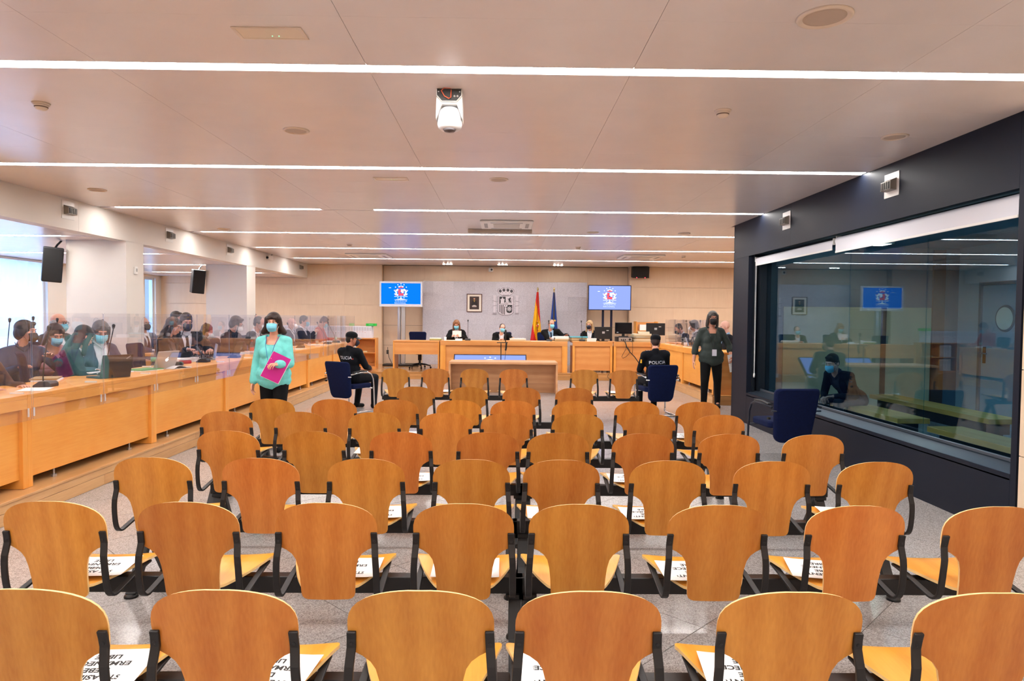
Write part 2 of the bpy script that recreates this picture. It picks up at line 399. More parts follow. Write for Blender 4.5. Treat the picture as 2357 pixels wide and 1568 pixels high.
# ceiling: metal panels with open joints, light lines between the bays
ce = struct('ceiling', MB().bx(SX - .1, 9.2, -4.5, 20.4, CZ + .022, CZ + .2), mat('ceiling_void', srgb('3a3532'), .8))
cols = [SX, -4.06, -2.45, -.84, .77, 2.38, DX]
cols2 = [DX, 5.3, 6.9, 8.5]
def panel(x0, x1, y0, y1, par=ce, z=CZ):
    MB().bx(x0 + .0012, x1 - .0012, y0 + .0006, y1 - .0006, z, z + .02).build('ceiling_panel', CEIL, par)
edges = STRIPS + [BY + .06]
for a, b in zip(edges, edges[1:]):
    y0 = a + .058; y1 = b - (.058 if b < 20 else 0); n = 4 if b < 20 else 3
    for k in range(n):
        ya = y0 + (y1 - y0) * k / n; yb = y0 + (y1 - y0) * (k + 1) / n
        cc = cols + (cols2[1:] if ya > 10.9 else [])
        for xa, xb in zip(cc, cc[1:]): panel(xa, xb, ya, yb)
LINE = glow('light_line_diffuser', (1.0, .97, .94), LAMP)
TRAY = mat('light_tray', srgb('b9b2aa'), .5)
ords = ['nearest', 'second', 'third', 'fourth', 'fifth', 'sixth']
def light_line(label, y, spans, z=CZ, wd=.11, dark=()):
    t = thing('ceiling_light_line', label, 'ceiling light', (0, y, z), 0, 'recessed light lines in the ceiling')
    x0 = min(s[0] for s in spans); x1 = max(s[1] for s in spans)
    MB().bx(x0, x1, -wd / 2, wd / 2, .012, .02).build('housing', TRAY, t)
    for a, b in spans:
        MB().bx(a, b, -wd / 2 + .002, wd / 2 - .002, .004, .011).build('diffuser', LINE, t)
    for a, b in dark:
        MB().bx(a, b, -wd / 2 + .002, wd / 2 - .002, .004, .011).build('blanking_strip', CEIL, t)
for k, y in enumerate(STRIPS):
    xr = DX - .01 if y < 11 else 8.4
    if k < 3: lab = ['white ceiling light line at the far rear of the room', 'white ceiling light line behind the camera', 'white ceiling light line above the nearest chair row'][k]
    else: lab = 'glowing white ceiling light line, %s from the camera of the six lines in view' % ords[k - 3]
    if k == 5: light_line(lab, y, [(-5.5, -2.62), (-1.86, xr)], dark=[(-2.62, -1.86)])
    else: light_line(lab, y, [(-5.52, xr)])
struct('ceiling_low_left', MB().bx(-10.2, SX - .2, -4.5, 20.4, LZ + .022, LZ + .1).bx(-10.2, SX - .2, -4.5, 4.5, LZ, LZ + .022), CEIL)
lo_y = [7.2, 9.98, 12.77, 15.47, 18.2]; lc = bpy.data.objects['ceiling_low_left']
ed = [4.5] + lo_y + [20.3]
for k, (a, b) in enumerate(zip(ed, ed[1:])):
    ya = a + (.058 if k else 0); yb = b - (.058 if b < 20 else 0)
    n = 2
    for j in range(n):
        MB().bx(-10.1, SX - .2, ya + (yb - ya) * j / n + .0015, ya + (yb - ya) * (j + 1) / n - .0015, LZ, LZ + .02).build('ceiling_panel', CEIL, lc)
for k, y in enumerate(lo_y):
    light_line('short white light line in the low side ceiling, %s from the camera' % ['first', 'second', 'third', 'fourth', 'fifth'][k], y, [(-9.3, -6.44)], LZ)

# white soffit and pillars along the window side
so = struct('soffit', MB().bx(SX - .2, SX - .012, -4.5, 20.3, LZ - .01, CZ + .02), WHITEWALL)
for ya, yb in ((-4.5, 1.0), (1.0, 5.2), (5.2, 9.33), (9.33, 14.2), (14.2, 20.05)):
    MB().bx(SX - .012, SX, ya + .001, yb - .001, LZ - .01, CZ).build('soffit_panel', WHITEWALL, so)
struct('pillar_1', MB().bx(-6.66, SX, 10.48, 10.98, PZ, LZ), WHITEWALL, bevel=.004)
struct('pillar_2', MB().bx(-6.66, SX, 15.35, 15.88, PZ, LZ), WHITEWALL, bevel=.004)

# head wall: veneered panels left and right, a recess with a granite field between
wb = struct('wall_back', MB().bx(-10.3, 9.2, 20.32, 20.5, 0, CZ + .1), mat('wall_backing', srgb('8a7560'), .7))
rows = [PZ, .73, 1.32, 1.91, 2.5, CZ]
def wall_panels(x0, x1, y, step, zmax=CZ, zmin=PZ, rows=rows, th=.02, m=WOODWALL):
    n = max(1, round((x1 - x0) / step))
    for k in range(n):
        a = x0 + (x1 - x0) * k / n; b = x0 + (x1 - x0) * (k + 1) / n
        for za, zb in zip(rows, rows[1:]):
            zb = min(zb, zmax); za = max(za, zmin)
            if zb - za > .02: MB().bx(a + .0008, b - .0008, y, y + th, za + .004, zb - .004).build('wall_panel', m, wb)
struct('wall_back_left', MB().bx(-10.2, -3.58, BY + .021, 20.32, 0, CZ + .02), WOODWALL)
struct('wall_back_right', MB().bx(3.68, 9.0, BY + .021, 20.32, 0, CZ + .02), WOODWALL)
wall_panels(-10.1, SX - .01, BY, 1.2, LZ); wall_panels(SX - .01, -3.58, BY, 1.1); wall_panels(3.68, 8.9, BY, 1.3)
wall_panels(-3.57, 3.67, 20.295, 1.2)
gr = struct('wall_granite', MB().bx(-2.39, 2.44, 20.13, 20.295, PZ, 2.63), mat('granite_joint', srgb('8a8792'), .8))
gz = [PZ, .5, .95, 1.37, 1.78, 2.2, 2.63]
for r in range(6):
    x = -2.39; k = 0
    while x < 2.43:
        l = .61 if (k or r % 2 == 0) else .3
        x1 = min(x + l, 2.44)
        if 2.44 - x1 < .1: x1 = 2.44
        MB().bx(x + .001, x1 - .001, 20.10, 20.13, gz[r] + .001, gz[r + 1] - .001).build('granite_slab', GRANITE, gr); x = x1; k += 1

# window wall on the far left with tall glazing behind sheer curtains
WF = mat('white_window_frame', srgb('dfe3e8'), .4)
wl = MB().bx(-10.2, -10.0, -4.5, 5.0, 0, LZ + .1).bx(-10.2, -10.0, 15.1, 19.15, 0, LZ + .1).bx(-10.2, -10.0, 19.75, 20.4, 0, LZ + .1)
struct('wall_left', wl.bx(-10.2, -10.0, 5, 15.1, 0, .5).bx(-10.2, -10, 19.15, 19.75, 0, .5).bx(-10.2, -10, 5, 15.1, 2.62, LZ + .1).bx(-10.2, -10, 19.15, 19.75, 2.62, LZ + .1), WHITEWALL)
PANE = glassy('window_glass', (.93, .97, 1.0), 1.0)
for i, (ya, yb) in enumerate(((5.0, 8.4), (8.4, 11.75), (11.75, 15.1), (19.15, 19.75))):
    wo = tag(thing('window_%d' % (i + 1), None, None, (-10.1, ya, .5)), kind='structure')
    d = yb - ya; f = MB().bx(-.03, .03, 0, d, 0, .06).bx(-.03, .03, 0, d, 2.06, 2.12).bx(-.03, .03, 0, .06, .06, 2.06).bx(-.03, .03, d - .06, d, .06, 2.06)
    f.build('window_frame', WF, wo)
    MB().bx(-.006, .006, .06, d - .06, .06, 2.06).build('window_pane', PANE, wo)
    MB().bx(.03, .14, 0, d, -.02, .01).build('window_sill', WF, wo)
def sheer():
    m = bpy.data.materials.new('sheer_curtain'); m.use_nodes = True; nt = m.node_tree; N, L = nt.nodes, nt.links; N.remove(N['Principled BSDF'])
    tl = N.new('ShaderNodeBsdfTranslucent'); tl.inputs[0].default_value = (.9, .92, .95, 1)
    df = N.new('ShaderNodeBsdfDiffuse'); df.inputs[0].default_value = (.9, .91, .93, 1)
    tp = N.new('ShaderNodeBsdfTransparent')
    a = N.new('ShaderNodeMixShader'); a.inputs[0].default_value = .4; L.new(tl.outputs[0], a.inputs[1]); L.new(df.outputs[0], a.inputs[2])
    b = N.new('ShaderNodeMixShader'); b.inputs[0].default_value = .12; L.new(a.outputs[0], b.inputs[1]); L.new(tp.outputs[0], b.inputs[2])
    L.new(b.outputs[0], N['Material Output'].inputs[0]); return m
SHEER = sheer()
for k, (ya, yb, lab) in enumerate(((7.0, 9.3, 'sheer white curtain at the window end nearest the camera'), (9.35, 12.1, 'sheer white curtain in the middle of the window wall'), (12.15, 14.75, 'sheer white curtain hanging beside the first white pillar'))):
    t = thing('curtain', lab, 'curtain', (-9.86, ya, PZ), 0, 'sheer curtains at the window wall')
    d = yb - ya
    MB().grid(lambda u, v: (.045 * math.sin(u * d * 2 * math.pi / .33) * (.6 + .4 * (1 - v)), u * d, .02 + v * 2.46), int(d * 40), 6).build('fabric', SHEER, t, smooth=True)
    MB().bx(-.05, .05, 0, d, 2.47, 2.51).build('curtain_rail', WF, t)

# dark glazed dock along the right
wr = struct('wall_right', MB().bx(DX + .012, DX + .16, 10.33, 11.0, 0, CZ).bx(DX + .012, DX + .13, 4.9, 10.33, 2.56, CZ).bx(DX + .012, DX + .13, 4.9, 10.33, 0, .45), DARKWALL)
for ya, yb, za, zb in ((4.9, 8.83, 2.545, CZ), (8.83, 11.0, 2.545, CZ), (10.33, 11.0, 0, 2.545), (4.9, 8.83, 0, .47), (8.83, 10.33, 0, .47), (4.84, 4.9, 0, CZ)):
    MB().bx(DX, DX + .012, ya + .001, yb - .001, za, zb - .001).build('wall_panel', DARKWALL, wr)
MB().bx(DX + .012, DX + .3, 4.84, 4.899, 0, CZ).build('wall_post', DARKFRAME, wr)
MB().bx(DX, 8.9, 10.97, 11.0, 0, CZ).build('wall_return', DARKWALL, wr)
wn = struct('wall_right_near', MB().bx(DX + .02, DX + .2, -4.5, 4.83, 0, CZ), WOODWALL)
for za, zb in zip([0, .62, 1.24, 1.86, 2.48, CZ], [.62, 1.24, 1.86, 2.48, CZ]):
    for k in range(8):
        ya = -4.5 + k * 1.165; MB().bx(DX, DX + .02, ya + .001, ya + 1.164, za + .003, zb - .003).build('wall_panel', WOODWALL, wn)
struct('wall_rear', MB().bx(-10.2, 4, -4.7, -4.5, 0, CZ + .1), WOODWALL)
struct('wall_far_right', MB().bx(8.9, 9.1, 11, 20.4, 0, CZ + .1), WOODWALL)
DGLASS = glassy('dock_glass', (.66, .83, .92), 1.15, rcol=(.72, .88, 1.0))
g = tag(thing('window_5', None, None, (3.93, 4.9, .47)), kind='structure')
for a, b in ((.04, 1.405), (1.412, 2.82), (2.827, 5.28)):
    MB().bx(-.006, .006, a, b, .03, 2.06).build('glass_pane', DGLASS, g)
MB().bx(-.04, .04, 0, 5.43, -.02, .03).bx(-.04, .04, 0, 5.43, 2.06, 2.09).bx(-.04, .04, 0, .04, .03, 2.06).build('glazing_frame', DARKFRAME, g)
MB().bx(-.10, .06, 5.28, 5.43, .0, 2.09).bx(-.16, -.13, 5.36, 5.43, 0, 2.09).build('glazing_jamb', DARKFRAME, g)
MB().prism([(-.23, -.035), (-.225, -.005), (-.05, .05), (-.04, .03), (-.04, -.05), (-.23, -.05)], 0, 5.43, 'Y').build('window_ledge', mat('ledge_metal', srgb('39434f'), .32, .5), g, bevel=.004)
MB().bx(-.075, -.055, 0, 5.43, .045, .075).build('glazing_bead', mat('bead_metal', srgb('55606c'), .3, .6), g, bevel=.004)
for k in range(7):
    MB().lathe([(.0, .0), (.012, .0), (.010, .006), (.0, .008)], 8, (-.14, .5 + k * .75, .012)).build('ledge_screw', SILVER, g)
# inside the dock
DOCKW = mat('dock_panel_grey_blue', srgb('55666f'), .5); DOCKB = mat('dock_panel_beige', srgb('cdbb93'), .55, var=.03); DOCKP = mat('dock_post_brown', srgb('4a3428'), .5)
dw = struct('wall_dock_end', MB().bx(3.86, 7.6, 10.9, 10.968, 0, 2.75), DOCKW)
for a, b in ((4.48, 6.05), (6.13, 6.86)): MB().bx(a, b, 10.885, 10.9, .1, 1.795).build('beige_panel', DOCKB, dw)
MB().bx(6.05, 6.13, 10.87, 10.9, .1, 1.795).build('panel_post', DOCKP, dw); MB().bx(6.87, 7.06, 10.86, 10.9, 0, 2.72).build('corner_post', DOCKP, dw)
struct('wall_dock_side', MB().bx(7.3, 7.45, 4.2, 9.55, 0, 2.75).bx(7.3, 7.45, 10.40, 10.9, 0, 2.75).bx(7.3, 7.45, 9.55, 10.4, 2.18, 2.75), mat('dock_wall_pale', srgb('a9bcc4'), .55))
struct('wall_dock_near', MB().bx(3.9, 7.45, 4.1, 4.2, 0, 2.75), DOCKW)
struct('ceiling_dock', MB().bx(3.86, 7.45, 4.2, 10.97, 2.75, 2.85), mat('dock_ceiling', srgb('59646c'), .6))
d1 = tag(thing('door_1', None, None, (7.3, 9.56, 0)), kind='structure')
DOORM = mat('dock_door_paint', srgb('8fb0bd'), .45)
MB().bx(-.02, .1, 0, .05, 0, 2.18).bx(-.02, .1, .79, .84, 0, 2.18).bx(-.02, .1, .05, .79, 2.13, 2.18).build('door_frame', mat('door_frame_grey', srgb('5d7078'), .4), d1)
MB().bx(.01, .06, .05, .79, .005, 2.13).build('door_leaf', DOORM, d1)
Mx = Matrix.Rotation(R(90), 3, 'Y')
MB().lathe([(.0, -.012), (.19, -.012), (.2, 0), (.19, .012), (0, .012)], 28, (.0, .3, 1.63), Mx).build('porthole_ring', mat('porthole_grey', srgb('6a7d86'), .3, .6), d1)
MB().lathe([(.0, -.004), (.165, -.004), (.165, .004), (0, .004)], 28, (-.012, .3, 1.63), Mx).build('porthole_glass', mat('porthole_pale_glass', srgb('dfe8d8'), .2), d1)
MB().bx(-.005, .01, .69, .74, .95, 1.2).build('handle_plate', mat('bronze_plate', srgb('7a4a38'), .4, .5), d1)
MB().tube([(-.005, .715, 1.1), (-.05, .715, 1.1), (-.055, .7, 1.1), (-.055, .59, 1.1)], .009).build('door_handle', SILVER, d1)
# ================================================================== BEAM SEATING
def back_w(t):
    if t < .125: return .21 * max(.0, 1 - (1 - t / .125) ** 2.5) ** (1 / 2.2)
    if t < .20: return .21 - .006 * ((t - .125) / .075) ** 2
    pts = [(.20, .204), (.207, .190), (.216, .168), (.232, .145), (.255, .130), (.29, .1215), (.34, .116), (.41, .1125), (.423, .108), (.431, .099), (.435, .085)]
    for (a, wa), (b, wb_) in zip(pts, pts[1:]):
        if t <= b: return wa + (wb_ - wa) * (t - a) / (b - a)
    return pts[-1][1]
def back_y(x, t):
    lean = -.085 * max(0, (1 - t / .435)) ** 1.15 + .085
    return lean + .032 * (x / .21) ** 2
TS = [.0008, .003, .007, .013, .021, .032, .046, .063, .083, .105, .125, .15, .175, .195, .20, .2035, .207, .2115, .216, .223, .232, .243, .255, .27, .29, .315, .34, .375, .41, .417, .423, .427, .431, .4335, .435]
ZT = .82; TH = .013
def shell(rows, wfun, pos, nrm, th, ncol=9):
    """plywood shell: two skins and a rim (material 1)"""
    mb = MB(); m = len(rows)
    A = []; B = []
    for t in rows:
        for k in range(ncol):
            x = (2 * k / (ncol - 1) - 1) * wfun(t); p = Vector(pos(x, t)); n = Vector(nrm(x, t)); A.append(p); B.append(p + n * th)
    nA = len(A); fs = []; ms = []
    for j in range(m - 1):
        for k in range(ncol - 1):
            a = j * ncol + k; b = a + 1; c = b + ncol; d = a + ncol
            fs.append((a, b, c, d)); ms.append(0); fs.append((nA + d, nA + c, nA + b, nA + a)); ms.append(0)
    ring = [(j * ncol) for j in range(m)] + [(m - 1) * ncol + k for k in range(1, ncol)] + [j * ncol + ncol - 1 for j in range(m - 2, -1, -1)] + [k for k in range(ncol - 2, 0, -1)]
    for i in range(len(ring)):
        a, b = ring[i], ring[(i + 1) % len(ring)]; fs.append((a, b, nA + b, nA + a)); ms.append(1)
    mb.add(A + B, fs); mb.m = ms; return mb
bk = shell(TS, back_w, lambda x, t: (x, back_y(x, t), ZT - t), lambda x, t: (-.3 * x / .21, 1, -.15), TH, 11)
SROWS = [.085, .09, .1, .115, .13, .17, .21, .25, .29, .33, .37, .405, .43, .445, .452, .456]
def seat_w(y):
    w0 = .085 + .15 * max(0, (y - .08) / .35) ** .62
    if y > .43: w0 = .235 - .012 * ((y - .43) / .026) ** 3
    return w0 * (.75 + .25 * min(1, (y - .08) / .03))
st = shell(SROWS, seat_w, lambda x, y: (x, y, .432 + .022 * (y / .45) + .012 * (x / .23) ** 2 * (y / .45) - .012 * max(0, (y - .36) / .1) ** 2), lambda x, y: (0, 0, -1), .012, 11)
def bracket(s):
    def p(x, y, z): return (s * x, y, z)
    pts = [p(.197, back_y(.197, .14) - .008, .682), p(.199, back_y(.199, .19) - .008, .632), p(.203, .05, .58), p(.206, .052, .53), p(.207, .058, .48), p(.207, .066, .44), p(.207, .08, .412), p(.207, .102, .396), p(.207, .13, .394), p(.207, .18, .402), p(.207, .26, .416), p(.205, .34, .427), p(.203, .41, .432)]
    P_ = [Vector(v) for v in pts]; fine = []
    for i in range(len(P_) - 1):
        a, b, c, d = P_[max(i - 1, 0)], P_[i], P_[i + 1], P_[min(i + 2, len(P_) - 1)]
        for u in (0, .5): fine.append(.5 * ((2 * b) + (c - a) * u + (2 * a - 5 * b + 4 * c - d) * u * u + (3 * b - a - 3 * c + d) * u ** 3))
    return MB().bar(fine + [P_[-1]], (1, 0, 0), .027, .011)
def make_chair():
    t = thing('beam_chair', 'x', 'chair', (0, 0, 0), 0, 'plywood chairs on the public seating beams')
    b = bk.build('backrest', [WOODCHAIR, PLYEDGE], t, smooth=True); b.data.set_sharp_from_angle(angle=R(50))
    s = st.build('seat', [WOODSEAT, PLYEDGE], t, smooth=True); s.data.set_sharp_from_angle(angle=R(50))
    for k in (-1, 1):
        br = bracket(k).build('bracket', BLACKM, t, bevel=.003)
        MB().lathe([(0, 0), (.0055, 0), (.0045, .002), (0, .002)], 8, (k * .1985, back_y(.199, .175) - .0125, .645), Matrix.Rotation(R(90), 3, 'X')).build('bolt', BLACK, br)
    MB().bx(-.10, .10, .30, .42, .388, .430).build('mounting_plate', BLACKM, t)
    return t
ROWS = [('A', 1.87, [-1.33, -.79, -.23, .25, .83, 1.40]), ('B', 2.76, [-1.85, -1.30, -.73, -.16, .32, .90, 1.48, 2.06]),
        ('C', 3.63, [-1.89, -1.31, -.74, -.17, .32, .90, 1.47, 2.04]), ('D', 4.49, [-1.83, -1.26, -.68, -.10, .37, .94, 1.52, 2.09]),
        ('E', 5.40, [-2.21, -1.62, -1.03, -.46, .03, .60, 1.18, 1.74]), ('F', 6.24, [-2.13, -1.56, -.99, -.41, .09, .66, 1.24, 1.81]),
        ('G', 7.42, [-.96, -.38, .20, .78]), ('H', 10.06, [-1.60, -1.01, -.43, .15, 1.20, 1.79])]
RN = ['nearest', 'second', 'third', 'fourth', 'fifth', 'sixth', 'seventh', 'eighth']
CN = ['first', 'second', 'third', 'fourth', 'fifth', 'sixth', 'seventh', 'eighth']
ch0 = make_chair(); used = False
CHAIRPOS = {}
for ri, (rn, Y, xs) in enumerate(ROWS):
    for ci, x in enumerate(xs):
        lab = 'orange plywood chair, %s from the left in the %s row' % (CN[ci], RN[ri] + (' from the camera' if ri else ''))
        loc = (x, Y - back_y(0, .0), 0); rz = R(random.uniform(-.8, .8))
        if not used: ch0.location = loc; ch0.rotation_euler = (0, 0, rz); ch0['label'] = lab; used = True
        else: copy_tree(ch0, None, loc, rz, lab)
        CHAIRPOS[(rn, ci)] = loc
def leg_mb():
    m = MB()
    for s in (-1, 1):
        m.bar([(0, 0, .32), (0, s * .04, .27), (0, s * .11, .14), (0, s * .185, .03), (0, s * .20, .012)], (1, 0, 0), .055, .032)
    return m.bx(-.04, .04, -.05, .05, .295, .315)
leg_me = leg_mb().mesh('leg', BLACKB); foot_me = MB().lathe([(0, 0), (.038, 0), (.036, .012), (.02, .02), (0, .022)], 14).mesh('foot_glide', BLACKB, True)
def beam(label, Y, x0, x1, legs):
    t = thing('seat_beam', label, 'seat beam', (0, Y + .36, 0), 0, 'black beams carrying the public seating')
    MB().bx(x0, x1, -.03, .03, .312, .388).build('beam', BLACKB, t, bevel=.004)
    for lx in legs:
        l = inst('leg', leg_me, t, (lx, 0, 0))
        for s in (-1, 1): inst('foot_glide', foot_me, l, (0, s * .20, 0))
for ri, (rn, Y, xs) in enumerate(ROWS):
    groups = {'A': [(-2.15, .03, (-1.95, -.03)), (-.0 + .06, 1.72, (.09, 1.6))], 'G': [(-1.2, 1.05, (-1.12, .97))], 'H': [(-1.85, .4, (-1.78, .33)), (.95, 2.08, (1.02, 2.0))]}.get(rn)
    if groups is None:
        groups = [(xs[0] - .24, xs[3] + .26, (xs[0] - .18, xs[3] + .22)), (xs[4] - .26, xs[7] + .24, (xs[4] - .2, xs[7] + .18))]
    for k, (a, b, lg) in enumerate(groups):
        side = 'long' if len(groups) == 1 else ('left-hand' if k == 0 else 'right-hand')
        beam('black steel beam with splayed legs, %s one under the %s chair row' % (side, RN[ri] + (' from the camera' if ri else '')), Y, a, b, lg)
# printed notices lying on the seats
INK = mat('black_ink', srgb('151515'), .6)
note_txt = text_mesh('ESTE ASIENTO\nDEBE\nPERMANECER\nLIBRE', .034, INK, .0, 'CENTER', 1.0, 1.15, .0011)
def notice(rn, ci, dx, dy, rz, lab):
    x, y, z = CHAIRPOS[(rn, ci)]
    t = thing('seat_notice', lab, 'notice', (x + dx, y + .25 + dy, .4605), R(180) + rz, 'printed notices on the seats')
    t.rotation_euler = (R(-2.4), 0, R(180) + rz)
    MB().grid(lambda u, v: ((u - .5) * .297, (v - .5) * .21, .002 + .004 * (2 * u - 1) ** 4), 9, 5).build('sheet', PAPER, t, smooth=True, solid=.0006)
    inst('lettering', note_txt, t, (0, 0, .0032))
for rn, ci, dx, dy, rz, lab in [('A', 0, .06, .02, .05, 'notice on the nearest row, first chair, crowded lettering in view'), ('A', 1, .05, 0, -.12, 'notice with the letters PER showing, nearest row second chair'), ('A', 3, -.06, .0, .0, 'notice half hidden behind the fourth chair of the nearest row'), ('A', 4, -.04, 0, -.1, 'notice with the letters ECER showing, nearest row fifth chair'),
        ('B', 0, .06, 0, .06, 'notice on the first chair of the second row, lettering in view'), ('B', 2, .04, 0, .0, 'notice on the third chair of the second row'), ('B', 3, .0, 0, 0, 'narrow strip of notice on the fourth chair of the second row'), ('B', 5, -.05, -.02, .02, 'notice on the sixth chair of the second row'), ('B', 6, -.04, .0, -.2, 'crooked notice on the seventh chair of the second row'),
        ('C', 2, .03, 0, .03, 'notice on the third chair of the third row'), ('C', 4, -.03, .0, 0, 'notice on the fifth chair of the third row'), ('C', 5, -.07, .0, .03, 'notice on the sixth chair of the third row'), ('C', 7, -.04, .02, -.1, 'notice on the eighth chair of the third row'),
        ('D', 0, .05, .0, 0, 'notice on the first chair of the fourth row'), ('D', 2, .04, .0, 0, 'notice on the third chair of the fourth row'), ('D', 5, -.05, .0, 0, 'notice on the sixth chair of the fourth row'), ('E', 2, -.04, 0, 0, 'notice on the third chair of the fifth row'),
        ('F', 2, .05, 0, 0, 'notice on the third chair of the sixth row'), ('F', 4, .05, 0, 0, 'notice on the fifth chair of the sixth row'), ('F', 7, -.06, 0, 0, 'notice on the eighth chair of the sixth row'), ('H', 1, .05, 0, 0, 'notice on the second chair of the eighth row'), ('H', 5, -.05, 0, 0, 'notice on the last chair of the eighth row')]:
    notice(rn, ci, dx, dy, rz, lab)
# ================================================================== COUNTERS, DESKS, SCREENS
def desk_y(name, label, xf, s, y0, y1, zt, zb, group=None, depth=.68, endp=False):
    """counter unit running along Y; xf = front face, s = outward sign of the front"""
    t = thing(name, label, 'desk', (xf, (y0 + y1) / 2, 0), 0, group); h = (y1 - y0) / 2 - .001
    def X(a): return -s * a
    MB().bx(X(0), X(depth), -h, h, zt - .035, zt).build('worktop', WOODDESK, t, bevel=.003)
    MB().bx(X(.002), X(.04), -h, h, zt - .115, zt - .035).build('fascia', WOODDESK, t, bevel=.003)
    for k in (-1, 1): MB().bx(X(.004), X(depth - .06), k * h, k * (h - .055), zb, zt - .115).build('end_panel', WOODDESKZ, t, bevel=.003)
    MB().bx(X(.035), X(.055), -h + .056, h - .056, zb + .075, zt - .117).build('front_panel', WOODDESK, t, bevel=.002)
    MB().bx(X(.30), X(.32), -h + .056, h - .056, zb + .02, zb + .30).build('cable_tray', BLACKM, t)
    for k in (-.6, .6): MB().lathe([(0, 0), (.022, 0), (.022, .02), (.008, .025), (.008, .09), (0, .09)], 10, (X(.06), k * h, zb)).build('levelling_foot', SILVER, t)
    return t
LY = [3.52, 5.48, 7.45, 9.42, 11.39, 13.36, 15.33, 17.3]
nth = ['first', 'second', 'third', 'fourth', 'fifth', 'sixth', 'seventh', 'eighth', 'ninth', 'tenth', 'eleventh', 'twelfth', 'thirteenth', 'fourteenth']
for k, (a, b) in enumerate(zip(LY, LY[1:])):
    desk_y('counter_desk', 'orange wood counter unit, %s from the camera along the window-side bench' % nth[k], -3.80, 1, a, b, .93, PZ, 'wooden counter units of the window-side bench')
desk_y('counter_desk', 'orange wood counter unit beside the dark-sweatered woman', 3.88, -1, 12.58, 14.83, .97, PZ, 'wooden counter units of the opposite bench')
desk_y('counter_desk', 'orange wood counter unit in the corner by the seated officer', 3.88, -1, 14.83, 17.1, .97, PZ, 'wooden counter units of the opposite bench')
MB().bx(3.885, 4.68, 12.56, 12.58, PZ, .93).build('end_panel', WOODDESKX, [o for o in bpy.data.objects if o.name.startswith('counter_desk') and 'dark-sweatered' in o.get('label', '')][0]).location = (-3.88, -13.705, 0)
def desk_x(name, label, x0, x1, yf, zt, zb, post=.12, depth=.8, foot=.0, cat='desk'):
    t = thing(name, label, cat, ((x0 + x1) / 2, yf, 0)); h = (x1 - x0) / 2
    MB().bx(-h, h, 0, depth, zt - .035, zt).build('worktop', WOODDESKX, t, bevel=.003)
    MB().bx(-h, h, .002, .04, zt - .115, zt - .035).build('fascia', WOODDESKX, t, bevel=.003)
    for k in (-1, 1): MB().bx(k * h, k * (h - post), .004, .62, zb, zt - .115).build('end_panel', WOODDESKZ, t, bevel=.003)
    MB().bx(-h + post, h - post, .05, .07, zb + foot, zt - .115).build('front_panel', WOODDESKX, t, bevel=.002)
    return t
desk_x('judges_bench', 'long pale wood bench where the robed judges sit', -1.63, 1.64, 17.5, .97, PZ, .14)
desk_x('side_desk', 'pale wood desk in front of the blonde woman', 1.77, 2.80, 17.5, .975, PZ, .06, foot=.05)
desk_x('side_desk', 'pale wood corner desk with cables hanging down its front', 2.83, 3.875, 17.5, .975, PZ, .06, foot=.03)
t = thing('low_table', 'pale wood table with open legs beside the judges bench', 'table', (-2.25, 17.58, 0))
MB().bx(-.6, .59, 0, .7, .925, .96).build('tabletop', WOODDESKX, t, bevel=.003)
MB().bx(-.565, .555, .02, .04, .61, .925).build('modesty_panel', WOODDESKX, t, bevel=.002)
for k in (-.582, .572): MB().bx(k - .018, k + .018, .004, .66, PZ, .925).build('leg', WOODDESKZ, t, bevel=.002)
t = thing('witness_table', 'low pinkish oak witness table facing the judges bench', 'table', (0, 13.95, 0))
MB().bx(-1.12, 1.11, 0, .75, .62, .665).build('tabletop', WOODTABLE, t, bevel=.004)
for k in (-1.105, 1.095): MB().bx(k - .02, k + .02, .02, .72, .0, .62).build('side_panel', WOODTABLE, t, bevel=.003)
MB().bx(-1.085, 1.075, .40, .42, .2, .62).build('upper_panel', WOODTABLE, t); MB().bx(-1.085, 1.075, .405, .425, .0, .197).build('lower_panel', WOODTABLE, t)

# acrylic screens
def sheet_prism(poly, a, b, axis):
    m = MB().prism(poly, a, b, axis); m.m = [0, 0] + [1] * (len(m.f) - 2); return m
fs_me = sheet_prism(rrect(.97, .86, .012, 3, 0, 0), -.002, .002, 'X').mesh('sheet', [ACRYL, ACRYLE])
dv_me = sheet_prism([(-.31, 0), (.36, 0), (.36, .1)] + [(.33 - .02 + .055 * math.cos(R(a)) - .055 + .03, .565 + .055 * math.sin(R(a))) for a in (0, 30, 60, 90)] + [(-.25 + .06 * math.cos(R(a)), .56 + .06 * math.sin(R(a))) for a in (90, 120, 150, 180)], -.002, .002, 'Y').mesh('sheet', [ACRYL, ACRYLE])
clip_me = MB().bx(.0, .008, -.006, .006, -.035, .035).mesh('clip', WHITEP)
foot_me2 = MB().bx(-.05, .05, -.012, .012, 0, .012).mesh('foot', WHITEP)
for k in range(13):
    y = 5.02 + k * .985
    t = thing('acrylic_screen', 'clear acrylic front screen, %s from the camera along the window-side counter' % nth[k], 'screen', (-3.786, y, 1.155), 0, 'clear acrylic screens along the counters')
    inst('sheet', fs_me, t)
    for q_ in (-.46, .46): inst('clip', clip_me, t, (-.013, q_, -.37))
    t = thing('acrylic_divider', 'clear round-cornered acrylic divider, %s from the camera on the window-side counter' % nth[k], 'screen', (-4.16, y - .49, .93), 0, 'clear acrylic dividers between the seats')
    inst('sheet', dv_me, t, (0, 0, .001)); inst('foot', foot_me2, t, (.25, 0, 0)); inst('foot', foot_me2, t, (-.25, 0, 0))
